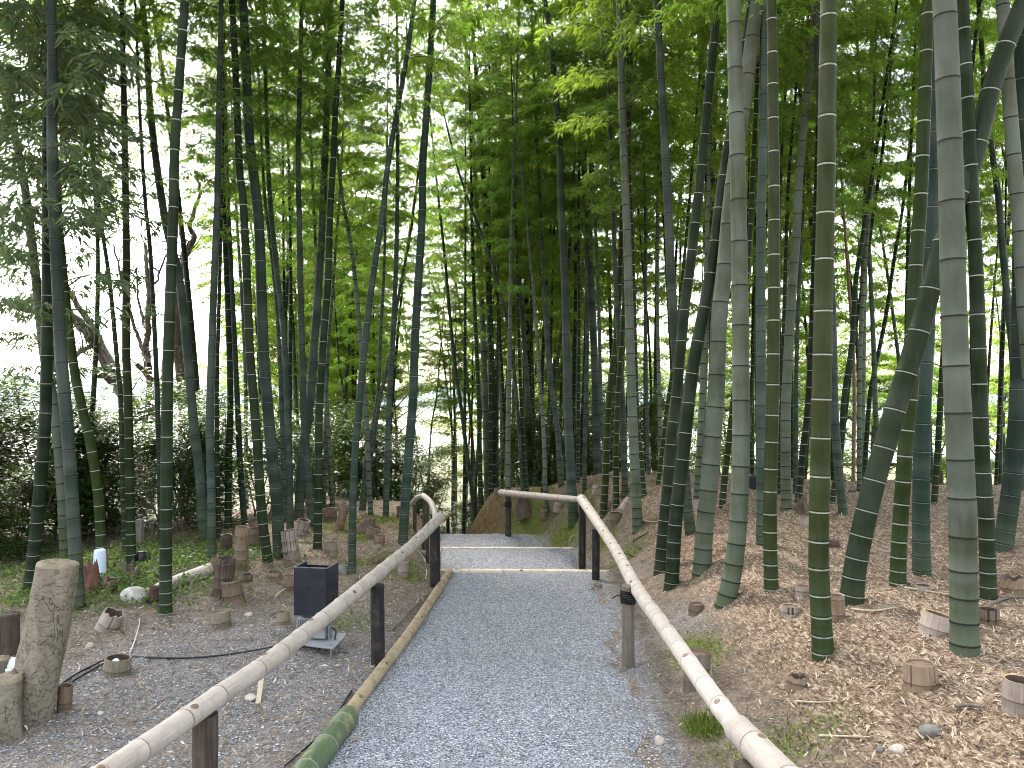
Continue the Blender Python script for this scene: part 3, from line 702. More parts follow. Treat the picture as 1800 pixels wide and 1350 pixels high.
B([(634,902),(645,800),(663,705),(669,587),(674,498),(677,409),(680,280),(682,120)],7.5,'grey','slim grey bamboo behind the pale one on the mossy mound')
B([(708,957),(713,875),(720,775),(726,700),(730,587),(737,468),(742,380),(743,296),(749,207),(755,118),(762,0)],17,'teal','tall blue green bamboo behind the far part of the left handrail',lean=.0)
B([(744,858),(736,810),(730,762),(722,690),(716,620)],4,'grey','thin grey stem leaning left behind the curved end of the left handrail')
B([(746,862),(756,780),(767,700),(773,631),(778,570),(784,480),(790,420)],4.5,'teal','thin stem leaning right behind the curved end of the left handrail',depth=12)
# ---- middle
B([(800,915),(796,790),(790,720),(776,602),(764,513),(746,439),(735,380)],4.5,'olive','thin stem leaning far left over the gap beyond the path',depth=14.5)
B([(797,927),(798,820),(799,700),(801,560),(803,430)],4.5,'dark','thin upright stem at the left foot of the earth bank',depth=14.5)
B([(836,905),(828,850),(821,800),(811,720),(800,646),(791,557),(782,454),(774,380)],8,'teal','bluish bamboo curving left in front of the earth bank',depth=14)
B([(815,915),(817,800),(817,676),(818,498),(818,330)],7,'dark','dark upright bamboo at the lower end of the earth bank',depth=14.2)
B([(830,900),(829,780),(831,640),(832,500),(833,380)],4.5,'dark','thin dark stem between the two stems of the earth bank',depth=15.5)
B([(845,888),(843,780),(841,690),(835,557),(831,450),(828,300)],9,'dark','dark bamboo growing from the middle of the earth bank',depth=13.8)
B([(854,880),(853,780),(851,640),(850,520)],5,'olive','thin olive stem near the top of the earth bank',depth=15)
B([(862,870),(862,750),(862,600),(861,450)],7,'dark','dark stem just left of the orange stump on the bank',depth=14)
B([(874,866),(874,750),(875,600),(876,430)],6,'teal','slim stem just behind the orange stump on the bank',depth=14.5)
B([(893,864),(893,750),(896,600),(899,420),(903,290),(907,180),(910,90)],10,'pale','whitish tall bamboo rising behind the end of the far handrail',depth=12.5,hb=.72)
B([(919,866),(913,760),(903,650),(890,560),(873,490),(850,420),(815,330),(790,240),(778,190)],7.5,'grey','slender bamboo arching far to the left above the path end',depth=13,hb=.66)
B([(927,866),(923,812),(917,720),(912,600),(908,450)],7,'olive','olive stem behind the mossy bank, right of the whitish tall one',depth=13)
B([(940,858),(938,740),(935,600),(932,460)],6,'dark','dark stem in the shade behind the mossy bank',depth=14.5)
B([(953,869),(965,760),(970,720),(980,631),(991,550),(1001,439),(1008,320),(1012,178),(1011,30)],8.5,'olive','olive bamboo leaning right from the back of the mossy bank')
B([(960,866),(955,750),(950,690),(944,587),(935,483),(925,380)],8,'pale','pale bamboo leaning left behind the olive leaning one',depth=12.5)
B([(986,853),(980,760),(971,690),(965,646),(956,498),(950,380),(944,250)],10.5,'grey','grey green bamboo on the litter mound left of the near upright one')
B([(1008,921),(1003,820),(999,740),(996,617),(992,468),(986,350),(984,267),(976,163),(967,59),(955,-15)],17,'grey','near upright grey bamboo rising behind the corner of the two handrails',lean=0)
B([(1016,845),(1017,720),(1018,560),(1017,420),(1018,250)],6.5,'dark','slim dark stem on the litter mound right of the near upright bamboo',depth=12.2)
B([(1027,846),(1029,740),(1032,600),(1031,460),(1030,300)],8,'grey','pale grey upright stem at the crest of the litter mound',depth=12)
B([(1043,845),(1043,700),(1041,560),(1040,420)],5,'dark','thin dark stem right of the crest of the litter mound',depth=14)
B([(1068,855),(1062,780),(1056,700),(1054,600),(1051,498),(1046,380),(1040,260)],7.5,'grey','grey stem leaning slightly left beyond the litter mound',depth=12)
B([(1060,907),(1065,830),(1068,740),(1075,660),(1084,587),(1090,468),(1094,380),(1100,250),(1105,120),(1108,0)],13,'olive','olive bamboo leaning right behind the black mouthed stump')
B([(1083,893),(1083,800),(1086,690),(1094,587),(1100,470),(1104,330),(1107,178),(1110,20)],10.5,'olive','yellow olive bamboo next to the stump with the leaning white cone')
B([(1098,872),(1097,780),(1091,650),(1082,498),(1077,360),(1070,178),(1061,89),(1054,0)],11,'grey','grey bamboo behind the yellow olive one')
B([(1121,930),(1117,850),(1112,735),(1107,587),(1104,468),(1100,350),(1094,207),(1091,89),(1088,0)],18,'pale','pale bamboo with a dark green foot right of the black mouthed stump',lean=0)
B([(1132,872),(1127,800),(1120,740),(1116,600),(1112,450),(1106,300),(1103,120)],9.5,'olive','slim bamboo with an orange brown foot just behind the pale dark footed one')
B([(1141,868),(1137,740),(1135,560),(1134,380),(1130,220)],7,'grey','grey upright stem behind and right of the pale dark footed bamboo',depth=12)
B([(1150,862),(1146,740),(1141,600),(1130,470)],5.5,'dark','dark slim stem leaning left in the crowd right of the pale dark footed bamboo',depth=13.5)
B([(1163,868),(1159,705),(1156,557),(1156,380),(1157,200),(1156,60)],8,'pale','slim pale upright stem left of the two dark leaning bamboos',depth=11.5)
# ---- right
B([(1214,937),(1206,867),(1199,760),(1190,640),(1186,587),(1180,498),(1175,380),(1168,237),(1161,118),(1155,0)],19,'grey','broad grey bamboo leaning left behind the pair of dark leaning bamboos',lean=.0)
B([(1153,882),(1163,800),(1172,720),(1184,640),(1195,540),(1206,420)],8,'olive','olive stem leaning right behind the left one of the dark leaning pair')
B([(1160,1006),(1167,922),(1174,855),(1180,767),(1187,715),(1196,617),(1205,528),(1217,439),(1229,330),(1244,178),(1253,89),(1262,0)],21,'dark','left one of the two dark white ringed bamboos leaning right together',lean=0)
B([(1180,1032),(1187,922),(1194,856),(1203,778),(1214,676),(1226,602),(1241,528),(1256,439),(1268,340),(1284,237),(1303,130),(1324,0)],25,'dark','right one of the two dark white ringed bamboos leaning right together, nearer the camera',lean=0)
B([(1234,1004),(1239,922),(1246,856),(1251,789),(1259,690),(1264,557),(1274,468),(1283,365),(1296,260),(1312,148),(1323,60),(1332,0)],31,'pale','whitish black ringed bamboo leaning right between the dark pair and the big straight pale one',lean=0,dmin=.10,wtop=9)
B([(1276,1058),(1289,998),(1297,922),(1302,811),(1303,720),(1301,557),(1299,400),(1296,267),(1292,118),(1289,0)],32,'pale','big straight pale bamboo with a curved green foot, right of the whitish leaning one',lean=0)
B([(1224,880),(1228,811),(1234,700),(1239,560),(1243,420),(1248,250)],11,'pale','slim pale bamboo behind the pinkish stump, left of the whitish leaning one')
B([(1269,894),(1276,820),(1285,744),(1296,640),(1309,520),(1319,400),(1326,250)],11.5,'olive','olive bamboo leaning right behind the whitish leaning one')
B([(1326,888),(1322,811),(1315,720),(1312,600),(1314,450)],7,'dark','thin dark bamboo curving left behind the big straight pale one')
B([(1339,957),(1339,833),(1338,720),(1337,560),(1337,468),(1338,350),(1341,267),(1344,0)],19,'grey','grey green bamboo close behind the olive one right of the big straight pale bamboo')
B([(1356,1037),(1354,967),(1354,855),(1358,700),(1360,528),(1361,380),(1360,267),(1357,59),(1356,-10)],24,'olive','upright olive green bamboo right of the big straight pale bamboo',lean=0)
B([(1382,897),(1381,811),(1382,700),(1391,528),(1399,424),(1406,296),(1421,148),(1431,59),(1438,0)],18,'pale','pale black ringed bamboo standing upright left of the big white ringed olive one')
B([(1398,875),(1399,760),(1400,650),(1404,520),(1410,400),(1415,250)],8.5,'grey','slim grey stem just right of the pale black ringed upright one')
B([(1403,884),(1411,800),(1421,705),(1428,557),(1433,400),(1437,267),(1441,120)],12,'dark','dark bamboo leaning right behind the big white ringed olive one')
B([(1447,1151),(1444,1098),(1441,1039),(1439,990),(1440,900),(1442,811),(1444,700),(1446,617),(1448,498),(1451,380),(1453,267),(1455,118),(1457,0)],35,'olive','big straight olive green bamboo with bright white rings in the middle of the right clearing',lean=0)
B([(1482,904),(1471,789),(1466,700),(1464,587),(1458,450),(1448,330),(1440,180)],15,'grey','grey bamboo with a curved foot just behind the big white ringed olive one')
B([(1370,870),(1375,700),(1380,500),(1385,340),(1390,267),(1403,118),(1416,-10)],9,'dark','slim dark bamboo leaning right over the pale black ringed one',depth=9.5)
B([(1362,872),(1366,700),(1369,500),(1372,326),(1378,207),(1386,100),(1393,-10)],8.5,'teal','slim bluish bamboo leaning right beside the slim dark leaning one',depth=10)
B([(1462,885),(1478,789),(1484,700),(1498,600),(1504,498),(1516,420),(1530,330),(1545,230)],10.5,'dark','left stem of the dark leaning group behind the steeply leaning bamboo')
B([(1470,880),(1482,760),(1490,690),(1500,600),(1517,498),(1533,390),(1551,267),(1563,150)],9,'dark','right stem of the dark leaning group behind the steeply leaning bamboo',depth=9.5)
B([(1511,864),(1511,760),(1511,690),(1513,600),(1520,470),(1529,370),(1534,267),(1538,130)],9,'pale','slim pale stem above the small black floodlight on the right')
B([(1500,862),(1501,760),(1502,700),(1499,600),(1492,500)],7,'stump_tan','brown dead stem left of the slim pale one at the small floodlight',depth=11,fol=False)
B([(1518,862),(1524,760),(1530,690),(1540,640),(1557,557),(1572,454),(1587,365),(1597,270)],8.5,'dark','dark slim stem leaning right above the small floodlight',depth=10.5)
B([(1548,870),(1541,760),(1538,690),(1536,620),(1531,500),(1524,380)],9.5,'grey','grey stem leaning slightly left behind the foot of the steeply leaning bamboo',depth=10)
B([(1496,1060),(1504,994),(1516,933),(1529,878),(1544,822),(1560,767),(1577,708),(1596,646),(1614,587),(1634,513),(1655,437),(1680,360),(1706,296),(1726,222),(1744,148),(1765,89),(1789,30),(1805,-10)],38,'dark','thick dark bamboo leaning steeply right across its neighbours',lean=0)
B([(1578,1027),(1581,944),(1587,856),(1593,767),(1601,690),(1604,600),(1608,498),(1614,409),(1618,355),(1624,207),(1628,89),(1631,0)],26,'olive','olive bamboo crossing behind the steeply leaning one, left of the bluish upright one',lean=0)
B([(1620,1011),(1619,922),(1620,811),(1623,690),(1628,600),(1633,480),(1637,380),(1641,200),(1644,20)],29,'teal','bluish green upright bamboo just right of the olive one behind the steeply leaning bamboo',lean=.01)
B([(1590,905),(1592,780),(1594,557),(1596,439),(1600,296),(1606,148),(1611,0)],9,'dark','slim dark stem behind the olive bamboo at the steeply leaning one',depth=9)
B([(1696,1148),(1693,989),(1691,878),(1686,767),(1682,676),(1677,557),(1674,439),(1672,330),(1668,207),(1664,89),(1660,0)],45,'pale','thickest pale grey bamboo with black rings, nearest stem on the right',lean=0)
B([(1738,1053),(1736,989),(1733,900),(1727,811),(1723,705),(1719,557),(1714,439),(1711,385),(1704,237),(1698,118),(1692,0)],26,'dark','dark bamboo with bright white rings right of the thickest pale one',lean=0)
B([(1762,966),(1769,922),(1778,856),(1787,767),(1791,700),(1793,617),(1795,480),(1797,300),(1798,100),(1799,-10)],31,'teal','bluish bamboo with a bent swollen foot at the right edge',lean=0)
B([(1795,905),(1790,780),(1784,680),(1780,617),(1771,528),(1760,409),(1756,355),(1744,267),(1732,178),(1726,89),(1720,0)],14,'grey','slim grey bamboo leaning left behind the one with the bent swollen foot',depth=9)
B([(1749,902),(1753,800),(1758,722),(1763,617),(1766,480),(1768,350)],6.5,'dark','thin dark stem between the white ringed one and the bent footed one on the right',depth=10)
B([(1836,1010),(1826,850),(1815,700),(1803,560),(1796,450),(1788,345),(1777,207),(1768,89),(1762,0)],27,'pale','pale black ringed bamboo coming in from the right edge, leaning left',lean=0)
B([(1640,910),(1648,800),(1660,600),(1680,420),(1700,200),(1712,90),(1723,0)],11,'dark','dark bamboo leaning right behind the thickest pale one',depth=8.5)
B([(1728,895),(1735,700),(1748,500),(1758,380),(1768,250)],6,'dark','thin dark leaning stem behind the white ringed one on the far right',depth=11)
# ---- filler stems of the crowd behind: a few culms shared by copies
FILL = []
for i in range(6):
    kind = ['dark', 'teal', 'olive', 'dark', 'grey', 'pale'][i]
    r_ = random.Random(50+i); pts = [(0, 0, -.3)]; a = r_.uniform(0, 6.28); d = Vector((0, 0, 1)); p = Vector((0, 0, -.3))
    for k in range(26):
        d = (d+Vector((math.cos(a), math.sin(a), 0))*(.006 if k < 16 else .022)).normalized(); p = p+d*.5; pts.append(tuple(p))
    pts = np.array(pts); Lt = length(pts)
    me = culm_mesh('bamboo', pts, (lambda L_, rr: (lambda s: rr*(1-.93*(s/L_)**1.25)))(Lt, .050+.004*i), 8, 3, cap=.28, seed=i); me.materials.append(M[kind])
    FILL.append((me, pts, Lt, kind))
def filler(x, y, label, group, k, sc_=1.0, fset=None, hb=.34, fs=1.0, tilt=.07):
    me, pts, Lt, kind = FILL[k % 6]
    root = empty('bamboo', (x, y, float(T(x, y)))); tag(root, label, 'bamboo', group)
    root.rotation_euler = (random.gauss(0, tilt*.6), random.gauss(0, tilt), random.random()*6.28); root.scale = (sc_,)*3
    c = bpy.data.objects.new('culm', me); col.objects.link(c); c.parent = root
    s = hb*Lt; p = resample(pts, np.array([s, s+.5*(Lt-s)]))
    add_foliage(root, tuple(p[0]), tuple(p[1]-p[0]), (Lt-s)/8.5*fs, fset or FAR, random.randrange(9), False)
    return root
placed = []
def scatter(n, urange, yrange, label, group, hb=(.26, .42), fset=None, sc_=(.8, 1.15), mind=.5, avoid=(), tilt=.06):
    c = 0; tries = 0
    while c < n and tries < 4000:
        tries += 1; u = random.uniform(*urange); y = yrange[0]+(yrange[1]-yrange[0])*random.random()
        x = (u-900)/F*y
        if any(a <= u <= b and y > yy for a, b, yy in avoid): continue
        if any((x-a)**2+(y-b)**2 < mind**2 for a, b in placed): continue
        if Ledge(y)-.3 < x < Redge(y)+.3 and y < 17: continue
        placed.append((x, y)); filler(x, y, label, group, random.randrange(6), random.uniform(*sc_), fset, random.uniform(*hb), random.uniform(.95, 1.15), tilt); c += 1
scatter(38, (830, 1260), (13.5, 24), 'slim bamboo in the dense crowd behind the far handrail', 'crowd of bamboo behind the far handrail', hb=(.36, .48), tilt=.03)
scatter(30, (785, 1010), (14.5, 25), 'slender straight bamboo packed closely behind the earth bank', 'slender stems behind the earth bank', hb=(.40, .55), sc_=(.55, .85), mind=.3, tilt=.025)
scatter(30, (1240, 1900), (11.5, 24), 'slim bamboo in the rows beyond the right clearing', 'rows of bamboo beyond the right clearing', hb=(.34, .48), tilt=.04)
scatter(19, (440, 690), (14, 24), 'slim bamboo beyond the mossy mound on the left', 'bamboo beyond the mossy mound', hb=(.36, .48), tilt=.04)
scatter(3, (-60, 420), (11, 17), 'slim bamboo beyond the left hedge', 'bamboo beyond the left hedge', hb=(.42, .55))
scatter(12, (-700, -120), (4.5, 13), 'unseen bamboo added outside the left edge of the view for shade', 'unseen bamboo added around the clearing for shade', hb=(.46, .56))  # out of view, added to shade the clearing from the left
scatter(12, (1960, 2700), (4.5, 11), 'unseen bamboo added outside the right edge of the view for shade', 'unseen bamboo added around the clearing for shade', hb=(.35, .45))  # likewise unseen, added to hold back light from the right
for i in range(15):  # unseen stems added behind the camera to darken the light on the culms
    a_ = -math.pi*(.04+.92*(i+.5*random.random())/15); rr_ = random.uniform(4.5, 9); x_, y_ = rr_*math.cos(a_), rr_*math.sin(a_)
    if -1.5 < x_ < .8: continue
    filler(x_, y_, 'unseen bamboo added behind the viewpoint for shade', 'unseen bamboo added around the clearing for shade', i, random.uniform(.9, 1.15), FOL, .36)
# ------------------------------------------------------------------ cut bamboo stumps
def stump(u, v, w, h, tilt, mat, label, fill=.35, flare=1.12, jag=0.0, depth=None, cracks=0, rim=None, tilty=0.0, wall=.16, name='bamboo_stump', cat='bamboo stump'):
    y = depth or hit(u, v, 20) or 10.5
    p = at(u, v, y); p.z = float(T(p.x, p.y)); r = w*y/F/2; hh = h*y/F
    r_ = random.Random(int(u*7+v)); mb = MB(); seg = 40
    th = np.arange(seg)*2*math.pi/seg
    oval = 1+.03*np.cos(2*th+r_.random()*6)
    zs = [-.08, 0, hh*.12]; nodes = []; z = max(.012, hh*.22+r_.random()*.015)
    while z < hh-.015: nodes.append(z); z += max(.045, min(.14, .065+r_.random()*.04+z*.25))
    lv = [(-.08, flare*1.03, 0), (0, flare, 0)]
    for q in nodes: lv += [(q-.009, 1.0+(flare-1)*math.exp(-q/.05), 0), (q-.001, 1.055+(flare-1)*math.exp(-q/.05), 1), (q+.004, 1.045+(flare-1)*math.exp(-q/.05), .8), (q+.012, 1.0+(flare-1)*math.exp(-q/.05), 0)]
    lv.append((hh-.004, 1.0, 0)); lv.append((hh, .985, 0)); lv = sorted(lv, key=lambda a: a[0])
    jg = np.zeros(seg)
    if jag: jg = np.array([r_.uniform(-1, .6) for _ in range(seg)])*jag; jg = (jg+np.roll(jg, 1))*.6
    crk = np.zeros(seg, bool)
    for _ in range(cracks): crk[r_.randrange(seg)] = True
    V = []; nd = []; hv = []
    for i, (z, k, n_) in enumerate(lv):
        zz = z+(jg*(z/hh) if z > 0 else 0)*np.ones(seg)
        rr = r*k*oval*np.where(crk & (z > hh*.1), .93, 1.0)
        V.append(np.stack([rr*np.cos(th), rr*np.sin(th), np.broadcast_to(zz, (seg,))], 1)); nd.append(np.full(seg, n_)); hv.append(np.full(seg, z))
    n = len(V); wl = 1-wall
    Fs = [(i*seg+j, i*seg+(j+1) % seg, (i+1)*seg+(j+1) % seg, (i+1)*seg+j) for i in range(n-1) for j in range(seg)]
    mb.add(np.concatenate(V), Fs, 0, dv=np.concatenate(nd), hh=np.concatenate(hv)+r_.random(), ang=np.tile(np.abs(th/math.pi-1), n), crk=np.concatenate([np.where(crk & (z_ > hh*.08), 1.0, 0.0) for (z_, _, _) in lv]))
    top = V[-1]; inner = np.stack([top[:, 0]*wl, top[:, 1]*wl, top[:, 2]-.002], 1); fl = hh*(1-fill)
    low = np.stack([top[:, 0]*wl*.97, top[:, 1]*wl*.97, np.full(seg, fl)], 1)
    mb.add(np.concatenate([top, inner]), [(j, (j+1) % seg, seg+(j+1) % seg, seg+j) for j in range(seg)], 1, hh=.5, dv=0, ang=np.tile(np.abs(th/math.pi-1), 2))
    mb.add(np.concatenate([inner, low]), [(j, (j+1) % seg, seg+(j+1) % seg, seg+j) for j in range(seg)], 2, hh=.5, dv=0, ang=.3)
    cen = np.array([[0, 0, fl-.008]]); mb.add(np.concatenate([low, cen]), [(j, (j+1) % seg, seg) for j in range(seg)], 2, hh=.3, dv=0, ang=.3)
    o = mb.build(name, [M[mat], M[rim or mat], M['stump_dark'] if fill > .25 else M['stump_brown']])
    o.location = p; o.rotation_euler = (math.radians(tilty), math.radians(tilt), r_.random()*6.28 if not tilt else 0)
    tag(o, label, cat, 'cut bamboo stumps'); return o
S = stump
sheath = S(188,1104,36,30,26,'stump_pale','tilted white stump wrapped in a dark sheath, in front of the pale boulder',.5,1.05,.015,cracks=4)
ringed = S(205,1184,42,28,6,'stump_moss','low mossy stump holding a white stone, where the black cables meet',.3,1.05,wall=.14)
S(389,1101,33,26,-4,'stump_moss','low round stump with a little stick lying on its top',.12,1.06,wall=.12)
S(500,1097,21,22,-5,'stump_moss','small capped stump left of the lamp base',.12,1.05)
S(113,1246,24,42,3,'stump_brown','small dark stump at the foot of the big cracked tree stump, beside the cables',.2,1.0,.006,rim='stump_tan')
S(271,1062,16,31,0,'stump_dark','small dark stump against the lower end of the lying pale pole',.2,1.05)
S(190,1038,27,22,14,'stump_brown','broken wide stump leaning beside the red rotten one',.6,1.0,.02,cracks=4)
S(344,989,16,15,0,'stump_tan','small pale stump in the green ground cover behind the lying pole',.3)
S(398,978,20,38,0,'stump_dark','dark hollow stump with a round open mouth left of the tall brown one',.5,1.0,rim='stump_pale')
S(422,1000,23,74,3,'stump_brown','tallest brown cut stump, dark stained on its upper right',.1,1.06,rim='stump_brown')
S(448,966,21,38,0,'stump_brown','slotted brown stump right of the tallest one',.3,1.15,cracks=5)
S(450,932,12,14,0,'stump_tan','orange brown stump far back behind the slotted brown one',.2)
S(380,1011,17,32,0,'stump_brown','grey brown stump behind the left side of the bark covered one',.3)
S(392,1048,34,68,4,'stump_dark','tall dark stump covered in loose bark, behind the leaning bucket shaped one',.35,1.25,.008,cracks=3)
S(411,1055,34,36,-8,'stump_brown','bucket shaped brown stump leaning left in front of the bark covered one',.25,1.2)
S(434,1022,20,13,0,'stump_brown','low grey stump right of the bucket shaped one',.4,1.0,rim='stump_pale')
S(482,1017,24,12,0,'stump_tan','low brown ring of a stump left of the lamp',.3,1.0)
S(511,1036,26,24,4,'stump_brown','low round stump touching the left side of the black lamp box',.15,1.0)
S(513,980,28,48,-7,'stump_pale','tall pale slotted stump leaning left beside the broad blue green bamboo',.15,1.06,cracks=9,rim='stump_tan')
S(530,936,23,23,12,'stump_pale','small pale slotted stump tilted right behind the tall slotted one',.3,1.05,.008,cracks=6)
S(582,973,20,20,0,'stump_moss','mossy brown stump right of the green white ringed bamboo',.2,1.3,.006)
S(580,914,23,20,0,'stump_brown','brown stump at the mound edge with a white pipe stuck against it',.2,1.1)
S(595,932,16,44,16,'stump_brown','leaning stump with a dark top left of the mossy mound',.15,1.25,rim='stump_dark')
S(654,944,22,14,10,'stump_brown','low tilted stump on the front of the mossy mound',.2,1.0)
S(667,955,19,14,-3,'stump_tan','low ringed stump right below the mossy mound',.2,1.0)
S(662,966,16,7,0,'stump_pale','flat pale stump below the ringed one at the mound',.15,1.0)
S(667,990,21,14,-24,'stump_brown','low stump tipped left above the handrail',.2,1.0)
S(708,1011,19,26,2,'stump_pale','pale broken stump seen under the left handrail',.2,1.05,.012)
S(637,908,11,9,0,'stump_pale','tiny pale stump at the left top of the mossy mound',.2,1.0)
S(704,912,14,22,0,'stump_dark','dark stump behind the far end of the left handrail',.3,1.0)
S(957,906,14,12,4,'stump_brown','small mossy stump with a dark mouth on the mossy bank',.4,1.05)
S(981,894,15,9,10,'stump_pale','pale ring stump with a dark mouth on top of the mossy bank',.6,1.05)
S(874,869,11,11,0,'stump_tan','orange stump at the top of the earth bank beside the far handrail end',.2,1.05,rim='stump_tan')
S(1082,919,23,18,-4,'stump_brown','black mouthed ringed stump beside the olive leaning bamboo',.7,1.05,rim='stump_pale')
S(1100,888,12,14,28,'stump_pale','cone shaped pale stump leaning right beside the yellow olive bamboo',.1,1.5)
S(1048,861,13,9,0,'stump_pale','pale low stump on the crest of the litter mound',.2,1.05)
S(1051,908,14,8,0,'stump_tan','pale low stump at the foot of the olive leaning bamboo',.2,1.0,depth=7.6)
S(1222,900,15,22,0,'stump_pale','pinkish pale upright stump behind the whitish leaning bamboo',.15,1.0)
S(1159,894,10,17,4,'stump_pale','small pinkish stump at the left of the dark leaning pair',.2,1.1)
S(1279,901,20,12,16,'stump_tan','tipped ring shaped stump right of the whitish leaning bamboo',.6,1.05)
S(1413,927,17,18,0,'stump_pale','whitish jagged stump left of the big white ringed olive bamboo',.2,1.2,.012)
S(1411,1046,24,16,0,'stump_pale','low whitish stump left of the big white ringed olive bamboo, near its lower part',.2,1.0)
S(1471,1090,27,44,-2,'stump_tan','orange brown stump tucked behind the foot of the big white ringed olive bamboo',.12,1.08,rim='stump_pale')
S(1640,1114,50,36,14,'stump_pale','pale bowl shaped stump with an orange rim, left of the thickest pale bamboo',.35,.98,rim='cut_end')
S(1619,1207,50,42,-3,'stump_tan','slotted brown stump filled with leaves, alone in the right foreground',.1,1.1,cracks=6)
S(1793,1246,52,52,0,'stump_pale','large orange rimmed stump cut by the right edge of the picture',.3,1.08,cracks=2,rim='cut_end')
S(1737,1095,34,25,0,'stump_brown','slotted grey stump just right of the foot of the thickest pale bamboo',.3,1.05,cracks=7)
S(1786,1040,46,24,0,'stump_tan','broken stump with a dark jagged rim at the right edge',.6,1.05,.02,rim='stump_dark')
S(1404,1204,34,15,0,'stump_brown','low rotten stump with a black hole, left in the leaf litter',.9,1.3,.012,rim='stump_dark')
S(1622,1039,25,10,0,'stump_pale','low whitish stump among twigs left of the thickest pale bamboo',.3,1.0)
S(1223,1209,44,64,3,'post_grey','tall grey weathered stump half hidden by the right handrail',.1,1.0,.006,rim='stump_dark')
S(1224,1076,24,16,0,'stump_brown','low brown stump on the bare soil right of the roped post',.2,1.15,.01)
S(1390,1079,32,14,0,'stump_pale','low cracked white stump left of the big white ringed olive bamboo',.15,1.0,cracks=6)
S(1556,974,18,9,0,'stump_pale','pale stump between the steeply leaning bamboo and the olive one',.2,1.1)
S(1465,961,19,12,0,'stump_dark','dark purple brown stump right of the big white ringed olive bamboo',.2,1.1)
# ------------------------------------------------------------------ tree stumps and posts
def log_stump(name, pts, rad, mat, capm, label, cat, seg=28, rough=.05, depth=None, seed=1, jag=.0):
    y = depth or hit(*pts[0]); P = [at(*pts[0], y)]; base = Vector((P[0].x, P[0].y, float(T(P[0].x, P[0].y))))
    for q in pts[1:]: P.append(at(*q, y))
    P = np.array([tuple(p-base) for p in P]); P = np.vstack([P[0]-(P[1]-P[0])/np.linalg.norm(P[1]-P[0])*.15, P])
    Pd = cat_rom(P, 6); s = np.linspace(0, 1, len(Pd)); R = np.interp(s, np.linspace(0, 1, len(rad)), rad)*y/F
    r_ = np.random.default_rng(seed); th = np.arange(seg)*2*math.pi/seg
    wob = 1+rough*(np.sin(3*th+1)[None, :]*np.cos(s*5)[:, None]+.7*np.sin(5*th+s[:, None]*4))+r_.normal(0, rough*.3, (len(Pd), seg))
    mb = MB(); Vt = tube(mb, Pd, R, seg, 0, True, False, None, wob)
    top = Vt[-1]; c = top.mean(0); ax = (Pd[-1]-Pd[-2]); ax /= np.linalg.norm(ax)
    r1 = c+(top-c)*.93+ax*.008; r2 = c+(top-c)*.5+ax*.010+r_.normal(0, .004, (seg, 3)); 
    if jag: r1 = r1+ax*np.abs(r_.normal(0, jag, (seg, 1)))
    mb.add(np.concatenate([top, r1, r2, [c+ax*.006]]), [(j, (j+1) % seg, seg+(j+1) % seg, seg+j) for j in range(seg)]+[(seg+j, seg+(j+1) % seg, 2*seg+(j+1) % seg, 2*seg+j) for j in range(seg)]+[(2*seg+j, 2*seg+(j+1) % seg, 3*seg) for j in range(seg)], 1)
    o = mb.build(name, [M[mat], M[capm]]); o.location = base; tag(o, label, cat); return o
ts = log_stump('tree_stump', [(54,1264),(60,1235),(73,1157),(91,1068),(101,992)], [34,33,33.5,36,35,33], 'bark_tan', 'cutwood', 'big tall tree stump with cracked tan bark in the left foreground', 'tree stump')
ts2 = log_stump('tree_stump', [(4,1292),(6,1240),(8,1195)], [34,32,29,28], 'bark_tan', 'cutwood', 'shorter tree stump with a flaking top cut by the left edge', 'tree stump', seed=3, jag=.012)
log_stump('wooden_post', [(15,1150),(16,1115),(16,1080)], [17,17,16], 'post_brown', 'post_brown', 'short dark round post at the left edge behind the cracked tree stump', 'post', rough=.03, seed=4)
log_stump('wooden_post', [(0,1195),(2,1170),(3,1158)], [15,15,14], 'post_grey', 'cutwood', 'low grey post at the left edge beside the white cloth', 'post', rough=.03, seed=8)
log_stump('rotten_stump', [(163,1043),(161,1020),(158,1000)], [19,17,14,13], 'bark_red', 'bark_red', 'reddish rotten tree stump under the bluish white cylinder', 'tree stump', rough=.10, seed=5, jag=.03)
log_stump('root_stump', [(229,1022),(230,1014),(231,1006)], [19,17,13], 'root', 'root', 'splintered brown root stump at the foot of the upright olive bamboo', 'tree stump', rough=.14, seed=6, jag=.05)
log_stump('root_stump', [(648,932),(648,922),(649,914)], [26,22,15,10], 'root', 'root', 'earth covered root stump on the crown of the mossy mound', 'tree stump', rough=.12, seed=7, jag=.02)
log_stump('root_stump', [(921,892),(918,882),(916,874)], [18,14,10,8], 'root', 'root', 'fibrous old root stump behind the far handrail on the mossy bank', 'tree stump', rough=.13, seed=9, jag=.02)
log_stump('root_stump', [(1410,905),(1410,893),(1409,884)], [13,10,8], 'root', 'root', 'rotten splintered stump behind the big white ringed olive bamboo', 'tree stump', rough=.2, seed=10, jag=.06)
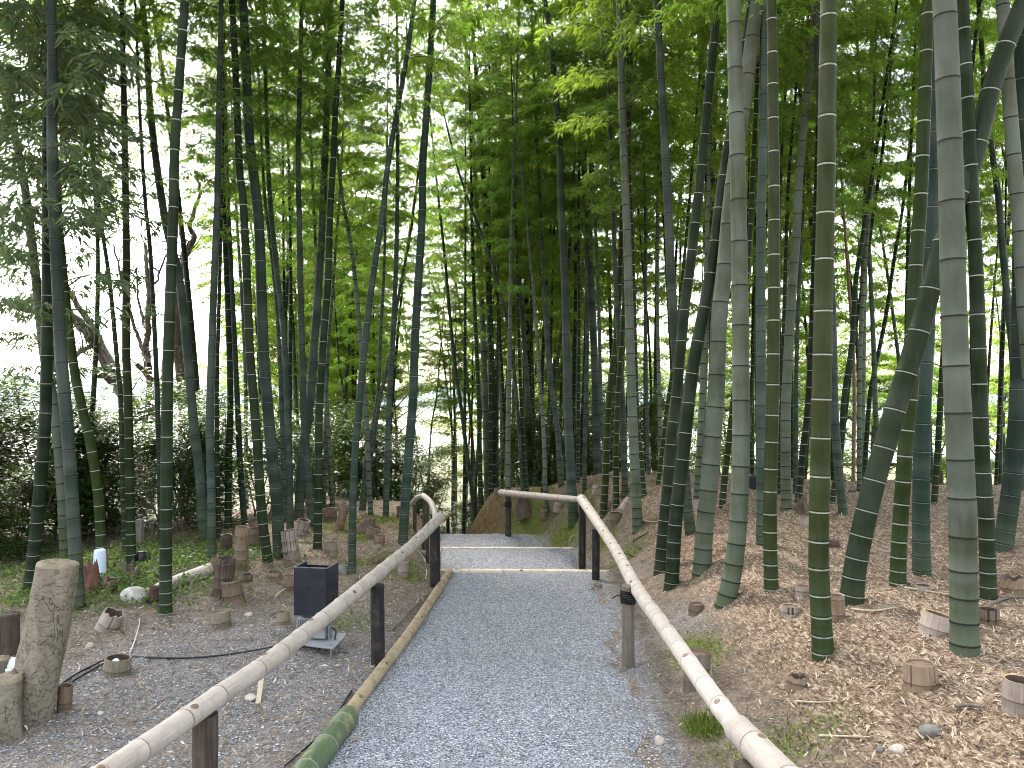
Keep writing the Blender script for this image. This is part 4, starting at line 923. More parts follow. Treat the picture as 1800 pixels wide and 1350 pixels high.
# white stone inside the cable stump, stick on the other
def rock(name, u, v, w, h, mat, label, seed=0, y=None, z=None, sink=.25, cat='stone', deep=.8):
    y = y or hit(u, v); p = at(u, v, y); p.z = float(T(p.x, p.y)) if z is None else z
    r_ = np.random.default_rng(seed); a, b = w*y/F/2, h*y/F
    nu, nv = 16, 10; vs = []
    k1 = r_.normal(size=(5, 3))*2.2; ph = r_.random(5)*6
    for j in range(nv+1):
        f = math.pi*j/nv
        for i in range(nu):
            t = 2*math.pi*i/nu; d = np.array([math.sin(f)*math.cos(t), math.sin(f)*math.sin(t), math.cos(f)])
            s = 1+.10*np.sin(k1@d+ph).sum()/2; vs.append((d[0]*a*s, d[1]*a*deep*s, d[2]*b*.62*s+b*.38*(1-sink)))
    Fs = [(j*nu+i, (j+1)*nu+i, (j+1)*nu+(i+1) % nu, j*nu+(i+1) % nu) for j in range(nv) for i in range(nu)]
    mb = MB(); mb.add(vs, Fs); o = mb.build(name, M[mat]); o.location = p; tag(o, label, cat); return o
rock('boulder', 237, 1056, 46, 26, 'stone', 'smooth pale boulder beside the lower end of the lying pole', 1, cat='boulder')
q = ringed.location; yy = q.y
rock('stone', 203, 1160, 16, 14, 'plastic_white', 'white stone sitting inside the low mossy stump', 2, y=yy-.01, z=q.z+.048)
rock('stone', 602, 1008, 22, 18, 'concrete', 'angular grey stone behind the lamp, left of the long leaning bamboo', 5)
rock('stone', 440, 980, 18, 15, 'stone_pink', 'pinkish white stone beside the tallest brown stump', 6)
rock('stone', 437, 1083, 16, 8, 'stone_pink', 'flat pinkish stone on the gravel between two low stumps', 7)
rock('stone', 1160, 1308, 17, 15, 'stone_pink', 'pinkish pale stone at the right edge of the gravel path', 8)
rock('stone', 1636, 1290, 36, 16, 'concrete', 'flat greenish grey stone in the right foreground litter', 9)
rock('stone', 1577, 1322, 28, 13, 'stone_pink', 'rounded grey stone at the bottom right', 10)
rock('stone', 1548, 1322, 16, 10, 'concrete', 'small dark grey stone beside the rounded grey one', 11)
rock('stone', 177, 1255, 13, 6, 'stone', 'small white stone on the gravel right of the small dark stump', 12)
rock('stone', 745, 975, 24, 9, 'concrete', 'dark flat stone behind the far post of the left handrail', 13)
rock('stone', 1022, 975, 12, 6, 'concrete', 'small brown stone at the foot of the corner post', 14)
rock('stone', 440, 1230, 24, 10, 'stone_pink', 'pale chip of wood like stone left of the split stake', 15)
rock('stone', 158, 1140, 14, 12, 'stone_pink', 'pale brown chunk in front of the white sheathed stump', 16)
# ------------------------------------------------------------------ handrails
def pole_mesh(mb, P, r0, r1, seg=18, step=.26, mi=0, seed=0, capmi=1, notch=True):
    r_ = random.Random(seed); L = length(P); s = .07*r_.random(); S = []; ND = []; K = []
    while s < L:
        for o_, k in ((-.010, 1.0), (-.002, 1.05), (.003, 1.045), (.012, 1.0)): S.append(s+o_); ND.append(1.0 if abs(o_) < .005 else 0.0); K.append(k)
        g_ = step*r_.uniform(.82, 1.15); S.append(s+g_*.5); ND.append(0); K.append(.985); s += g_
    S = np.array(S); ok = (S > .001) & (S < L-.001); S = np.r_[0, S[ok], L]; ND = np.r_[0, np.array(ND)[ok], 0]; K = np.r_[1, np.array(K)[ok], 1]
    tube(mb, resample(P, S), (r0+(r1-r0)*S/L)*K, seg, mi, True, True, capmi, None, dv=ND, hh=S+r_.random()*9)
    for q in np.arange(.25, L-.1, step*2.1):                     # brown scars where the branches were cut
        c = resample(P, np.array([q]))[0]; t_ = resample(P, np.array([min(L, q+.05)]))[0]-c; t_ /= np.linalg.norm(t_); rr = r0+(r1-r0)*q/L
        up = np.array([0, 0, 1.])-t_*t_[2]; up /= np.linalg.norm(up); sd_ = np.cross(t_, up); n_ = up*math.cos(r_.uniform(-.9, .9))+sd_*math.sin(r_.uniform(-.9, .9)); n_ /= np.linalg.norm(n_); b_ = np.cross(t_, n_)
        ring = [c+n_*rr*(.985 if k_ == 0 else 1.07)+t_*math.cos(a_)*.020*(1 if k_ == 0 else .7)+b_*math.sin(a_)*.013*(1 if k_ == 0 else .7) for k_ in (0, 1) for a_ in np.linspace(0, 2*math.pi, 10, endpoint=False)]
        mb.add(ring, [(i, (i+1) % 10, 10+(i+1) % 10, 10+i) for i in range(10)]+[tuple(range(10, 20))], 2, hh=q, dv=0, ang=.4)
    return mb
def post(parent, u, vb, vt, w, mat, y, zbase=None, rectw=None, name='post', lab=None):
    a = at(u, vt, y); zb = float(T(a.x, y))-.25 if zbase is None else zbase; r = w*y/F/2
    mb = MB(); h = a.z-zb; seg = 14; n = 9; r_ = np.random.default_rng(int(u+vb))
    th = np.arange(seg)*2*math.pi/seg; wob = 1+.035*np.sin(2*th+r_.random()*6)[None, :]+r_.normal(0, .012, (n, seg))
    zz = np.linspace(0, h, n); lx = r_.normal(0, .006); P = np.stack([zz*lx, np.zeros(n), zz], 1)
    tube(mb, P, np.full(n, r), seg, 0, True, True, None, wob)
    o = mb.build(name, M[mat], parent); o.location = (a.x, y, zb); o.location = Vector(o.location)-parent.location
    if lab: o['label'] = lab
    return o, Vector((a.x, y, a.z))
def tie(parent, c, r, n=4, pitch=.012):
    mb = MB()
    for i in range(n):
        t = np.linspace(0, 2*math.pi, 22); P = np.stack([np.cos(t)*r, np.sin(t)*r, np.full(22, (i-n/2)*pitch)+.004*np.sin(t*2+i)], 1); tube(mb, P, .0055, 5)
    P = np.array([(r, 0, 0), (r+.03, -.01, -.004), (r+.055, -.005, -.02)]); tube(mb, P*np.array([-1, -1, 1]), .004, 4)
    o = mb.build('rope_tie', M['rope'], parent); o.location = Vector(c)-parent.location
def rail(parent, P, r0, r1, seed, mat='rail', step=.26):
    P = np.array([tuple(Vector(p)-parent.location) for p in P]); mb = MB(); pole_mesh(mb, cat_rom(P, 8) if len(P) > 2 else np.array([P[0]*(1-t)+P[1]*t for t in np.linspace(0, 1, 24)]), r0, r1, 18, step, 0, seed)
    return mb.build('rail', [M[mat], M['cut_end'], M['stump_brown']], parent)
# left handrail
LR = [at(150,1386,2.05), at(219,1338,2.36), at(314,1273,2.66), at(397,1214,3.0), at(462,1171,3.32), at(555,1098,4.05), at(623,1043,4.7), at(683,993,5.55), at(725,958,6.4), at(774,909,7.8)]
fl = empty('bamboo_handrail', (-1.0, 5.0, float(T(-1.0, 5.0))))
tag(fl, 'weathered bamboo handrail on dark posts along the left side of the gravel path', 'handrail', 'bamboo handrails of the path')
rail(fl, [LR[0]+(LR[0]-LR[1])*2.5]+LR, .036, .050, 3, step=.30)
post(fl, 361, 1400, 1256, 42, 'post_brown', 2.86); post(fl, 665, 1175, 1028, 24, 'post_black', 5.05); post(fl, 766, 1035, 925, 19, 'post_black', 7.62)
# right handrail
RR = [at(1293,1277,2.64), at(1250,1220,2.98), at(1212,1166,3.37), at(1165,1099,4.05), at(1117,1031,5.07), at(1076,957,6.9), at(1022,877,9.25)]
fr = empty('bamboo_handrail', (.95, 5.0, float(T(.95, 5.0))))
tag(fr, 'weathered bamboo handrail with one roped post along the right side of the path', 'handrail', 'bamboo handrails of the path')
rail(fr, [RR[0]+(RR[0]-RR[1])*.25]+RR, .037, .056, 9, step=.27)
o = rail(fr, [RR[0]+(at(1365,1352,2.3)-RR[0])*3.2, at(1365,1352,2.3), at(1296,1280,2.62)], .052, .047, 12, step=.3)
post(fr, 1312, 1420, 1345, 44, 'post_brown', 2.42)
o, tp = post(fr, 1104, 1160, 1030, 23, 'post_grey', 5.0, lab='grey brown post with black rope ties'); tie(fr, at(1104, 1047, 5.0), 22*5.0/F/2+.006, 7)
post(fr, 1047, 1018, 930, 14, 'post_black', 8.0); post(fr, 1023, 972, 884, 12.5, 'post_black', 9.2)
# far right handrail
a = at(1020, 878, 9.28); b = at(881, 866, 12.25); ff = empty('bamboo_handrail', (.4, 12.0, float(T(.4, 12.0))))
tag(ff, 'far bamboo handrail running left in front of the mossy bank to its single roped post', 'handrail', 'bamboo handrails of the path')
rail(ff, [a, a+(b-a)*.5, b], .036, .054, 15, step=.3); post(ff, 893, 940, 868, 10, 'post_brown', 12.3); tie(ff, at(893, 886, 12.3), 10*12.3/F/2+.008, 6, .014)
# far left handrails going down the steps
fc = empty('bamboo_handrail', (-1.05, 10.0, float(T(-1.05, 10.0))))
tag(fc, 'curved pale bamboo handrail behind the far end of the left one', 'handrail', 'bamboo handrails of the path')
rail(fc, [at(766,922,8.3), at(764,902,8.7), at(757,883,9.3), at(744,871,9.9)], .032, .034, 21, step=.2)
rail(fc, [at(744,871,9.9), at(733,875,10.1), at(723,886,10.3)], .034, .03, 22, step=.2)
post(fc, 746, 960, 876, 8, 'post_brown', 9.8); post(fc, 729, 945, 888, 7, 'post_brown', 10.2); post(fc, 752, 955, 890, 6, 'post_brown', 9.2)
fd = empty('bamboo_handrail', (-1.2, 13.5, float(T(-1.2, 13.5))))
tag(fd, 'thin bamboo rail on one dark post where the path goes down', 'handrail', 'bamboo handrails of the path')
rail(fd, [at(768,921,12.6), at(795,902,13.6)], .035, .03, 25, 'rail_tan'); post(fd, 788, 945, 906, 6, 'post_black', 13.4)
# ------------------------------------------------------------------ edging poles and step logs
def lying(name, pts, r0, r1, mat, label, cat, seed=1, step=.26, lift=0.0, ys=None, group=None):
    P = []
    for i, (u, v) in enumerate(pts):
        y = ys[i] if ys else hit(u, v); q = at(u, v, y); q.z = float(max(T(q.x, q.y), -9))+lift; P.append(q)
    base = P[0].copy(); Pn = cat_rom(np.array([tuple(p-base) for p in P]), 6); mb = MB(); pole_mesh(mb, Pn, r0, r1, 16, step, 0, seed)
    o = mb.build(name, [M[mat], M['cut_end'], M['stump_brown']]); o.location = base; tag(o, label, cat, group); return o
yA, yB, yC = 3.3, 4.35, 8.3
def onedge(y, off=-.03): return (float(Ledge(y))+off, y)
def lying3(name, XY, r0, r1, mat, label, cat, seed, step, lift, zf, group=None, end='cut_end'):
    P = [Vector((x, y, zf(x, y)+lift)) for x, y in XY]; base = P[0].copy(); Pn = cat_rom(np.array([tuple(p-base) for p in P]), 6); mb = MB(); pole_mesh(mb, Pn, r0, r1, 18, step, 0, seed)
    o = mb.build(name, [M[mat], M[end], M['stump_brown']]); o.location = base; tag(o, label, cat, group); return o
zp = lambda x, y: float(pathz(y))
def ptz(u, v, lift):       # point where the pixel ray meets the path plane raised by lift
    y = 4.0
    for _ in range(30):
        a_, b_ = ray(u, v); y = (CAMZ-lift+.055*0)/(-b_-.055) if True else y
    return (ray(u, v)[0]*y, y)
e0, e1 = ptz(555, 1335, .03), ptz(612, 1258, .035); dx = (e0[0]-e1[0], e0[1]-e1[1])
lying3('edging_pole', [(e0[0]+dx[0]*2.5, e0[1]+dx[1]*2.5), e0, e1], .062, .058, 'greenpole', 'thick green bamboo pole edging the path in the left foreground, its skin scraped off', 'edging pole', 31, .32, .03, zp, 'poles edging the path')
f0, f1, f2, f3 = ptz(606, 1262, .02), ptz(668, 1180, .02), ptz(730, 1098, .02), ptz(790, 1006, .02)
lying3('edging_pole', [f0, f1, f2, f3], .036, .043, 'rail_tan', 'thin tan bamboo pole edging the left side of the path up to the first step', 'edging pole', 32, .30, .018, zp, 'poles edging the path')
lying3('step_log', [(-.86, 8.50), (0.1, 8.50), (1.16, 8.46)], .044, .042, 'step', 'pale bamboo pole forming the edge of the nearest step', 'step log', 33, .34, -.020, lambda x, y: -.4675, 'step logs across the path')
lying3('step_log', [(-1.0, 10.70), (-.1, 10.70), (.85, 10.70)], .03, .028, 'step', 'thin pale bamboo pole forming the edge of the second step', 'step log', 34, .34, -.018, lambda x, y: -.654, 'step logs across the path')
lying3('edging_pole', [(-.90, 8.55), (-.95, 9.6), (-1.0, 10.6)], .04, .04, 'rail_tan', 'short tan pole edging the second tread behind the black post', 'edging pole', 35, .34, .0, lambda x, y: float(pathz(y)), 'poles edging the path')
# lying pale pole, fallen log, stakes and sticks
lying('fallen_pole', [(262,1056), (300,1036), (372,1008)], .058, .062, 'rail', 'grey white bamboo pole lying in the green ground cover behind the white ringed bamboo', 'fallen pole', 41, .3, .045)
yl = 8.0
a1 = at(1500, 893, 8.6); b1 = at(1830, 922, 7.2)
mb = MB(); P = np.array([tuple(a1*(1-t)+b1*t-a1+Vector((0, 0, .02*math.sin(t*7)))) for t in np.linspace(0, 1, 20)]); r_ = np.random.default_rng(3)
tube(mb, P, np.linspace(.085, .10, 20), 18, 0, True, True, 1, 1+r_.normal(0, .03, (20, 18)))
o = mb.build('fallen_log', [M['bark_tan'], M['cutwood']]); o.location = Vector((a1.x, a1.y, a1.z-.06)); tag(o, 'long barked log lying along the back edge of the right clearing', 'log')
def stick(pts, r, mat, label, name='stick', cat='stick', lift=.006, group=None):
    P = [];
    for (u, v) in pts:
        y = hit(u, v); q = at(u, v, y); q.z = float(T(q.x, q.y))+lift+r; P.append(q)
    b0 = P[0].copy(); Pn = cat_rom(np.array([tuple(p-b0) for p in P]), 5); mb = MB(); tube(mb, Pn, np.linspace(r, r*.6, len(Pn)), 6)
    o = mb.build(name, M[mat]); o.location = b0; tag(o, label, cat, group); return o
y = hit(457, 1225); p = at(457, 1225, y); mb = MB(); box(mb, (0, 0, 0), .028, .22, .008, Matrix.Rotation(math.radians(12), 3, 'Z') @ Matrix.Rotation(math.radians(24), 3, 'X'), 0, 1, .001)
o = mb.build('stake', M['stake'], None, False); o.location = (p.x, p.y, float(T(p.x, p.y))+.045); tag(o, 'pale split bamboo stake leaning on the gravel under the left handrail', 'stake')
for pts, r, l in (([(1590,1037),(1630,1043),(1672,1050)], .008, 'dark thin stick lying left of the thickest pale bamboo'), ([(1678,1250),(1705,1246),(1730,1250)], .010, 'knotted brown stick right of the slotted stump full of leaves'),
    ([(1128,918),(1150,920),(1170,916)], .012, 'brown root lying right of the pale dark footed bamboo'), ([(1125,968),(1112,955),(1140,938)], .012, 'crooked branch on the litter behind the right handrail'), ([(1085,972),(1110,978),(1130,990)], .012, 'dark root beside the second black post'),
    ([(1000,955),(1005,945),(1015,940)], .008, 'short pale root on the mossy bank left of the corner post'), ([(1500,1075),(1540,1078),(1575,1072)], .007, 'thin yellow stick in the middle of the right litter'), ([(1400,1237),(1440,1240),(1470,1238)], .005, 'thin straw coloured stick left in the right foreground'),
    ([(1440,1298),(1480,1299),(1530,1301)], .006, 'long thin pale stick at the bottom right'), ([(560,952),(545,957),(527,955)], .012, 'broken branch lying behind the tall slotted stump'), ([(485,1052),(496,1042),(508,1036)], .010, 'pale stick leaning by the low round stump next to the lamp'),
    ([(1715,1085),(1760,1060),(1800,1055)], .012, 'dark bamboo sheath strip lying at the right edge'), ([(690,1110),(720,1080),(748,1050)], .006, 'thin root along the left side of the edging pole')):
    stick(pts, r, 'twig_bare' if 'pale' not in l and 'straw' not in l and 'yellow' not in l else 'stake', l)
# cables
def cable(pts, r, mat, label, cat='cable', lift=.004):
    return stick(pts, r, mat, label, 'cable', cat, lift)
cable([(2,1288),(40,1258),(75,1232),(125,1194),(160,1175),(186,1162)], .0085, 'cable', 'upper of two black cables running from the left corner to the mossy stump')
cable([(8,1296),(45,1268),(90,1232),(130,1200),(165,1180),(187,1167)], .0085, 'cable', 'lower of two black cables, passing the small dark stump')
cable([(227,1157),(300,1160),(360,1158),(420,1151),(470,1142),(515,1133)], .0075, 'cable', 'black cable from the low mossy stump to the lamp base')
cable([(228,1152),(235,1135),(241,1115),(245,1100),(245,1090)], .006, 'cable_white', 'thin whitish cable bending away behind the low mossy stump')
cable([(618,1218),(590,1262),(565,1292),(535,1322),(500,1352)], .0065, 'cable', 'thin black cable along the outside of the green edging pole')
cable([(733,968),(746,985),(750,1005),(748,1020)], .006, 'cable_white', 'whitish cable hanging beside the far post of the left handrail')
# ------------------------------------------------------------------ garden lamp with black hood
yl = 5.35; p = at(556, 1128, yl); gz = float(T(p.x, p.y)); lamp = empty('garden_lamp', (p.x, p.y, gz)); lamp.rotation_euler = (0, 0, math.radians(-9))
tag(lamp, 'ground lamp with open black hood on a grey metal foot behind the left handrail', 'garden lamp')
hw, hd, hz0, hh_ = .235, .20, .235, .325
mb = MB(); t = .006
for sx in (-1, 1): box(mb, (sx*hw/2, 0, hz0+hh_/2), t, hd, hh_)
for sy in (-1, 1): box(mb, (0, sy*hd/2, hz0+hh_/2-(.012 if sy > 0 else 0)), hw-t, t, hh_-(.024 if sy > 0 else 0))
mb.build('hood', M['navy'], lamp, False)
mb = MB()
for sx in (-1, 1): box(mb, (sx*hw/2, 0, hz0+hh_+.003), t+.003, hd+.008, .006)
box(mb, (0, -hd/2, hz0+hh_+.0031), hw-.010, t+.003, .006)
mb.build('rim', M['edge_metal'], lamp, False)
mb = MB(); box(mb, (-.02, .01, .135), .21, .13, .14, None, 0, .94, .008)
for i in range(12): box(mb, (-.11+i*.0165, -.062, .165), .006, .012, .06)
mb.build('lamp_housing', M['galv'], lamp, False)
mb = MB(); box(mb, (-.02, .01, .222), .19, .12, .012, None, 0, 1, .003); mb.build('lens', M['glassfront'], lamp, False)
mb = MB(); R = Matrix.Rotation(math.radians(5), 3, 'X') @ Matrix.Rotation(math.radians(4), 3, 'Y'); box(mb, (.0, -.01, .055), .36, .25, .012, R, 0, 1, .002)
for sx in (-1, 1): box(mb, (sx*.115-.02, .01, .10), .012, .05, .1)
mb.build('base_plate', M['galv'], lamp, False)
for sx, sy in ((-1, -1), (1, -1), (1, 1), (-1, 1)):
    mb = MB(); tube(mb, np.array([(sx*.15, sy*.095-.01, -.09), (sx*.15, sy*.095-.01, .05)]), .006, 8); mb.build('leg', M['galv'], lamp)
mb = MB(); tube(mb, cat_rom(np.array([(.09, .05, .12), (.13, .03, .10), (.135, 0, .05), (.12, .03, .01)]), 6), .006, 6); mb.build('cable', M['cable'], lamp)
def flood(u, v, w, h, y, label):
    p = at(u, v, y); r0 = empty('floodlight', (p.x, p.y, float(T(p.x, p.y)))); tag(r0, label, 'floodlight', 'small black floodlights'); zc = p.z-r0.location.z
    W_, H_ = w*y/F, h*y/F; mb = MB(); box(mb, (0, 0, zc+H_/2), W_, W_*.6, H_, None, 0, .85, .01); mb.build('housing', M['black'], r0, False)
    mb = MB(); box(mb, (0, -W_*.31, zc+H_/2), W_*.8, .012, H_*.75, None, 0, 1, .003); mb.build('visor', M['navy'], r0, False)
    for s_ in (-1, 1):
        mb = MB(); tube(mb, np.array([(s_*W_*.3, 0, -.05), (s_*W_*.3, 0, zc+.02)]), .012, 6); mb.build('leg', M['black'], r0)
flood(1502, 884, 20, 22, 9.0, 'small black floodlight on the right behind the steeply leaning bamboo')
flood(1323, 858, 18, 22, 10.0, 'small black floodlight behind the big straight pale bamboo')
# ------------------------------------------------------------------ odd things on the left
p = ground(248, 998); y = p.y; wc = empty('watering_can', p); tag(wc, 'black watering can with a round handle beside the olive green bamboo', 'watering can')
s = y/F; mb = MB(); tube(mb, np.array([(0, 0, -.01), (0, 0, .02), (0, 0, 16*s), (0, 0, 24*s), (0, 0, 25*s)]), np.array([8, 8.5, 8, 6.5, 5])*s, 18); mb.build('body', M['black'], wc)
t = np.linspace(-1.7, 1.7, 16); mb = MB(); tube(mb, np.stack([(7+8*np.cos(t))*s, np.zeros(16), (15+9*np.sin(t))*s], 1), 1.4*s, 8); mb.build('handle', M['black'], wc)
mb = MB(); tube(mb, np.array([(-6*s, 0, 6*s), (-15*s, 0, 14*s), (-20*s, 0, 24*s)]), np.array([2.4, 1.8, 1.4])*s, 8); mb.build('spout', M['black'], wc)
wc.location.z += .02
p = ground(244, 966); s = p.y/F; mb = MB(); box(mb, (0, 0, 24*s), 13*s, 10*s, 58*s, Matrix.Rotation(.03, 3, 'Y'), 0, .96, .006); o = mb.build('stone_block', M['concrete'], None, False); o.location = p; tag(o, 'upright grey stone block at the edge of the hedge', 'stone block')
y = 7.0; p = at(159, 1004, y); s = y/F
zb = p.z-float(T(p.x, y)); mb = MB(); tube(mb, np.array([(0, 0, -zb-.02), (0, 0, 0), (0, 0, 17*s), (0, 0, 28*s), (0, 0, 31*s), (0, 0, 32*s)]), np.array([10.5, 10.5, 10.3, 10, 9.2, 7])*s, 22)
o = mb.build('marker_cylinder', M['plastic_white'], None, True); o.location = p+Vector((0, .16, 0)); o.location.z = p.z; tag(o, 'bluish white plastic cylinder behind the reddish rotten stump', 'plastic cylinder')
# white cloth bundle
y = hit(22, 1190); p = at(22, 1190, y); s = y/F; n1, n2 = 26, 16; vs = []
for jx in range(n2+1):
    f = math.pi*jx/n2
    for i in range(n1):
        th_ = 2*math.pi*i/n1; d_ = (math.sin(f)*math.cos(th_), math.sin(f)*math.sin(th_), math.cos(f)); k = 1+.13*math.sin(7*d_[0]+3*d_[2])*math.cos(5*d_[2]-2*d_[1])+.06*math.sin(17*d_[2]+9*d_[0])
        vs.append((d_[0]*24*s*k, d_[1]*16*s*k, d_[2]*19*s*k*(1-.25*d_[0])))
mb = MB(); mb.add(vs, [(jx*n1+i, (jx+1)*n1+i, (jx+1)*n1+(i+1) % n1, jx*n1+(i+1) % n1) for jx in range(n2) for i in range(n1)])
o = mb.build('cloth_bundle', M['cloth']); o.location = (p.x, y, float(T(p.x, y))+.055); tag(o, 'crumpled white cloth lying behind the two tree stumps at the left edge', 'cloth bundle')
# white pipe by the brown stump
p = ground(573, 914); s = p.y/F; mb = MB(); P = np.array([(5*s, .1, 4*s), (0, -.02, 8*s), (-2*s, -.05, 10*s)]); V_ = tube(mb, P, np.array([6, 6, 6])*s, 16, 0, True, False); 
mb.add(np.concatenate([V_[-1], P[-1]+(V_[-1]-P[-1])*.75]), [(i, (i+1) % 16, 16+(i+1) % 16, 16+i) for i in range(16)]); mb.add(np.concatenate([P[-1]+(V_[-1]-P[-1])*.75, [P[0]]]), [(i, (i+1) % 16, 16) for i in range(16)], 1)
o = mb.build('pipe', [M['stump_pale'], M['stump_dark']]); o.location = p; tag(o, 'short whitish pipe leaning on the brown stump at the mound edge', 'pipe')
# ------------------------------------------------------------------ hedge shrubs, background trees
def shrub_mesh(seed, n, rad, hgt, leaf, mats, stems=7):
    r = np.random.default_rng(seed); Bp = []; D = []; Sd = []; ll = []; ww = []; tw = MB()
    for k in range(stems):
        a_ = r.random()*6.28; tip = np.array([math.cos(a_)*rad*r.uniform(.2, .8), math.sin(a_)*rad*r.uniform(.2, .8), hgt*r.uniform(.65, 1)])
        st = cat_rom(np.array([(r.normal(0, .08), r.normal(0, .08), -.1), tip*.5+r.normal(0, .1, 3), tip]), 5); tube(tw, st, np.linspace(.016, .006, len(st)), 5, 0, False, False)
        for b_ in range(9):
            q = resample(st, np.array([length(st)*r.uniform(.15, 1)]))[0]; a2 = r.random()*6.28; l2 = rad*r.uniform(.35, .75); d2 = np.array([math.cos(a2), math.sin(a2), r.uniform(-.1, .55)]); e = q+d2*l2
            tube(tw, np.array([q, (q+e)/2+[0, 0, .04], e]), np.array([.006, .005, .003]), 4, 0, False, False)
            for _ in range(n//(stems*9)):
                t_ = r.uniform(.15, 1.05); c = q+d2*l2*t_+r.normal(0, .075, 3); 
                if c[2] < .02: continue
                a3 = a2+r.normal(0, 1.1); Bp.append(c); D.append((math.cos(a3), math.sin(a3), r.uniform(-.45, .35))); Sd.append((-math.sin(a3), math.cos(a3), r.normal(0, .28))); q_ = leaf*r.uniform(.6, 1.25); ll.append(q_); ww.append(q_*r.uniform(.38, .52))
    me = leaves_to_mesh('shrub_leaf', Bp, D, Sd, ll, ww, mats+[M['twig_bare']], tw, droop=.12); return (me,)
SH = [shrub_mesh(500+i, 8500, .9, 2.25, .085, [M['leaf_gloss']]) for i in range(4)]
def shrub(x, y, sc_, label, group, k, sz=1.0, cat='shrub', name='shrub', z=None):
    r0 = empty(name, (x, y, float(T(x, y)) if z is None else z)); tag(r0, label, cat, group); r0.rotation_euler = (0, 0, random.random()*6.28); r0.scale = (sc_, sc_, sc_*sz)
    for nm, me in zip(('foliage',), SH[k % 4]):
        o = bpy.data.objects.new(nm, me); col.objects.link(o); o.parent = r0
    return r0
HS = [(-8.4, 9.4, 1.2), (-7.3, 10.2, 1.15), (-6.5, 9.2, 1.0), (-5.9, 10.6, 1.1), (-5.2, 9.9, .95), (-4.7, 11.0, 1.05), (-7.9, 8.2, 1.0), (-6.9, 7.9, .85), (-4.1, 10.6, .85), (-3.7, 11.5, .8), (-9.2, 10.8, 1.3), (-3.2, 12.2, .7), (-5.6, 8.7, .62), (-7.7, 9.0, 1.05), (-6.9, 9.7, 1.1), (-5.5, 9.4, .95), (-8.9, 9.9, 1.15), (-4.4, 9.9, .8), (-6.2, 8.3, .75)]
HL = ['glossy leaved shrub at the left edge, tallest of the hedge', 'glossy shrub behind the pale grey left bamboo in the hedge', 'glossy shrub behind the thin dark bamboo in the hedge', 'shrub of the hedge behind the olive bamboo near the watering can', 'shrub of the hedge behind the grey stone block', 'shrub of the hedge right of the white ringed bamboo', 'low shrub of the hedge at the left edge behind the short dark post', 'low shrub just behind the big tree stump', 'leafy shrub behind the hollow dark stump', 'shrub behind the tallest brown stump', 'pale far shrub at the left edge over the hedge', 'small shrub behind the slotted brown stump', 'small shrub in front of the hedge by the reddish rotten stump', 'glossy shrub of the hedge left of the dark leaning left bamboo', 'dense glossy shrub in the hedge between the pale and brownish olive bamboos', 'glossy shrub of the hedge just left of the grey stone block', 'tall glossy shrub at the far left back of the hedge', 'low glossy shrub right of the stone block under the crossing bamboos', 'low glossy shrub behind the bluish white cylinder']
for i, (x, y, s_) in enumerate(HS): shrub(x, y, s_, HL[i], 'glossy shrubs of the left hedge', i, random.uniform(.85, 1.05))
for i, (u, y, s_, l) in enumerate([(735, 13.5, .85, 'dark shrub beyond the curved handrail'), (690, 13.4, .9, 'dark shrub behind the mossy mound'), (925, 15, .95, 'dark glossy shrub in the shade behind the far handrail'), (960, 15.5, .9, 'dark shrub between the stems behind the olive leaning bamboo'), (1035, 15, .85, 'dark shrub behind the crest of the litter mound'), (640, 13.6, .8, 'dark shrub behind the left part of the mossy mound'), (1145, 14.6, .8, 'dark shrub behind the pale dark footed bamboo'), (585, 14, .9, 'dark shrub behind the stump with the pipe')]):
    shrub((u-900)/F*y, y, s_, l, 'dark shrubs under the bamboo', i, 1.0)
for i, (u, y, s_) in enumerate([(760, 17, .8), (800, 18, .8), (835, 17, .7)]):
    shrub((u-900)/F*y, y, s_, 'light green bush below the earth bank, %s' % ('behind the thin rail', 'middle one of three', 'right behind the bank')[i], 'bushes below the earth bank', i, .9)
def tree_mesh(seed, h, spread, n, leaf, mat, crown0=.3, shape=1.0):
    r = np.random.default_rng(seed); tr = MB(); Bp = []; D = []; Sd = []; ll = []; ww = []
    trunk = cat_rom(np.array([(0, 0, -.3), (r.normal(0, .1), r.normal(0, .1), h*.3), (r.normal(0, .25), r.normal(0, .25), h*.65), (r.normal(0, .3), r.normal(0, .3), h)]), 6)
    tube(tr, trunk, np.linspace(.028*h*.7, .01, len(trunk)), 9, 0, False, False); nb = 26
    for b_ in range(nb):
        t_ = crown0+(1-crown0)*(b_/nb); q = resample(trunk, np.array([length(trunk)*t_]))[0]; a_ = b_*2.4+r.normal(0, .3); l_ = spread*r.uniform(.55, 1.1)*math.sin(math.pi*min(.98, .18+.8*(t_-crown0)/(1-crown0)))**.7
        d_ = np.array([math.cos(a_), math.sin(a_), r.uniform(.1, .6)]); e = q+d_*l_; m_ = (q+e)/2+np.array([0, 0, .12*l_]); br = cat_rom(np.array([q, m_, e]), 5); tube(tr, br, np.linspace(.008*h*.5, .006, len(br)), 5, 0, False, False)
        for c_ in range(6):
            cq = resample(br, np.array([length(br)*r.uniform(.3, 1.05)]))[0]; cr = l_*r.uniform(.16, .30); fl_ = r.uniform(.35, .6)
            for _ in range(n//(nb*6)):
                v_ = r.normal(size=3); v_ /= np.linalg.norm(v_); c = cq+v_*cr*r.random()**.4*np.array([1.2, 1.2, fl_]); a3 = r.random()*6.28
                Bp.append(c); D.append((math.cos(a3), math.sin(a3), r.uniform(-.6, .3))); Sd.append((-math.sin(a3), math.cos(a3), r.normal(0, .5))); q_ = leaf*r.uniform(.6, 1.3); ll.append(q_); ww.append(q_*r.uniform(.45, .6))
    me = leaves_to_mesh('crown', Bp, D, Sd, ll, ww, [M[mat]], droop=.15); tm = tr.mesh('trunk'); tm.materials.append(M['bark_grey']); return me, tm
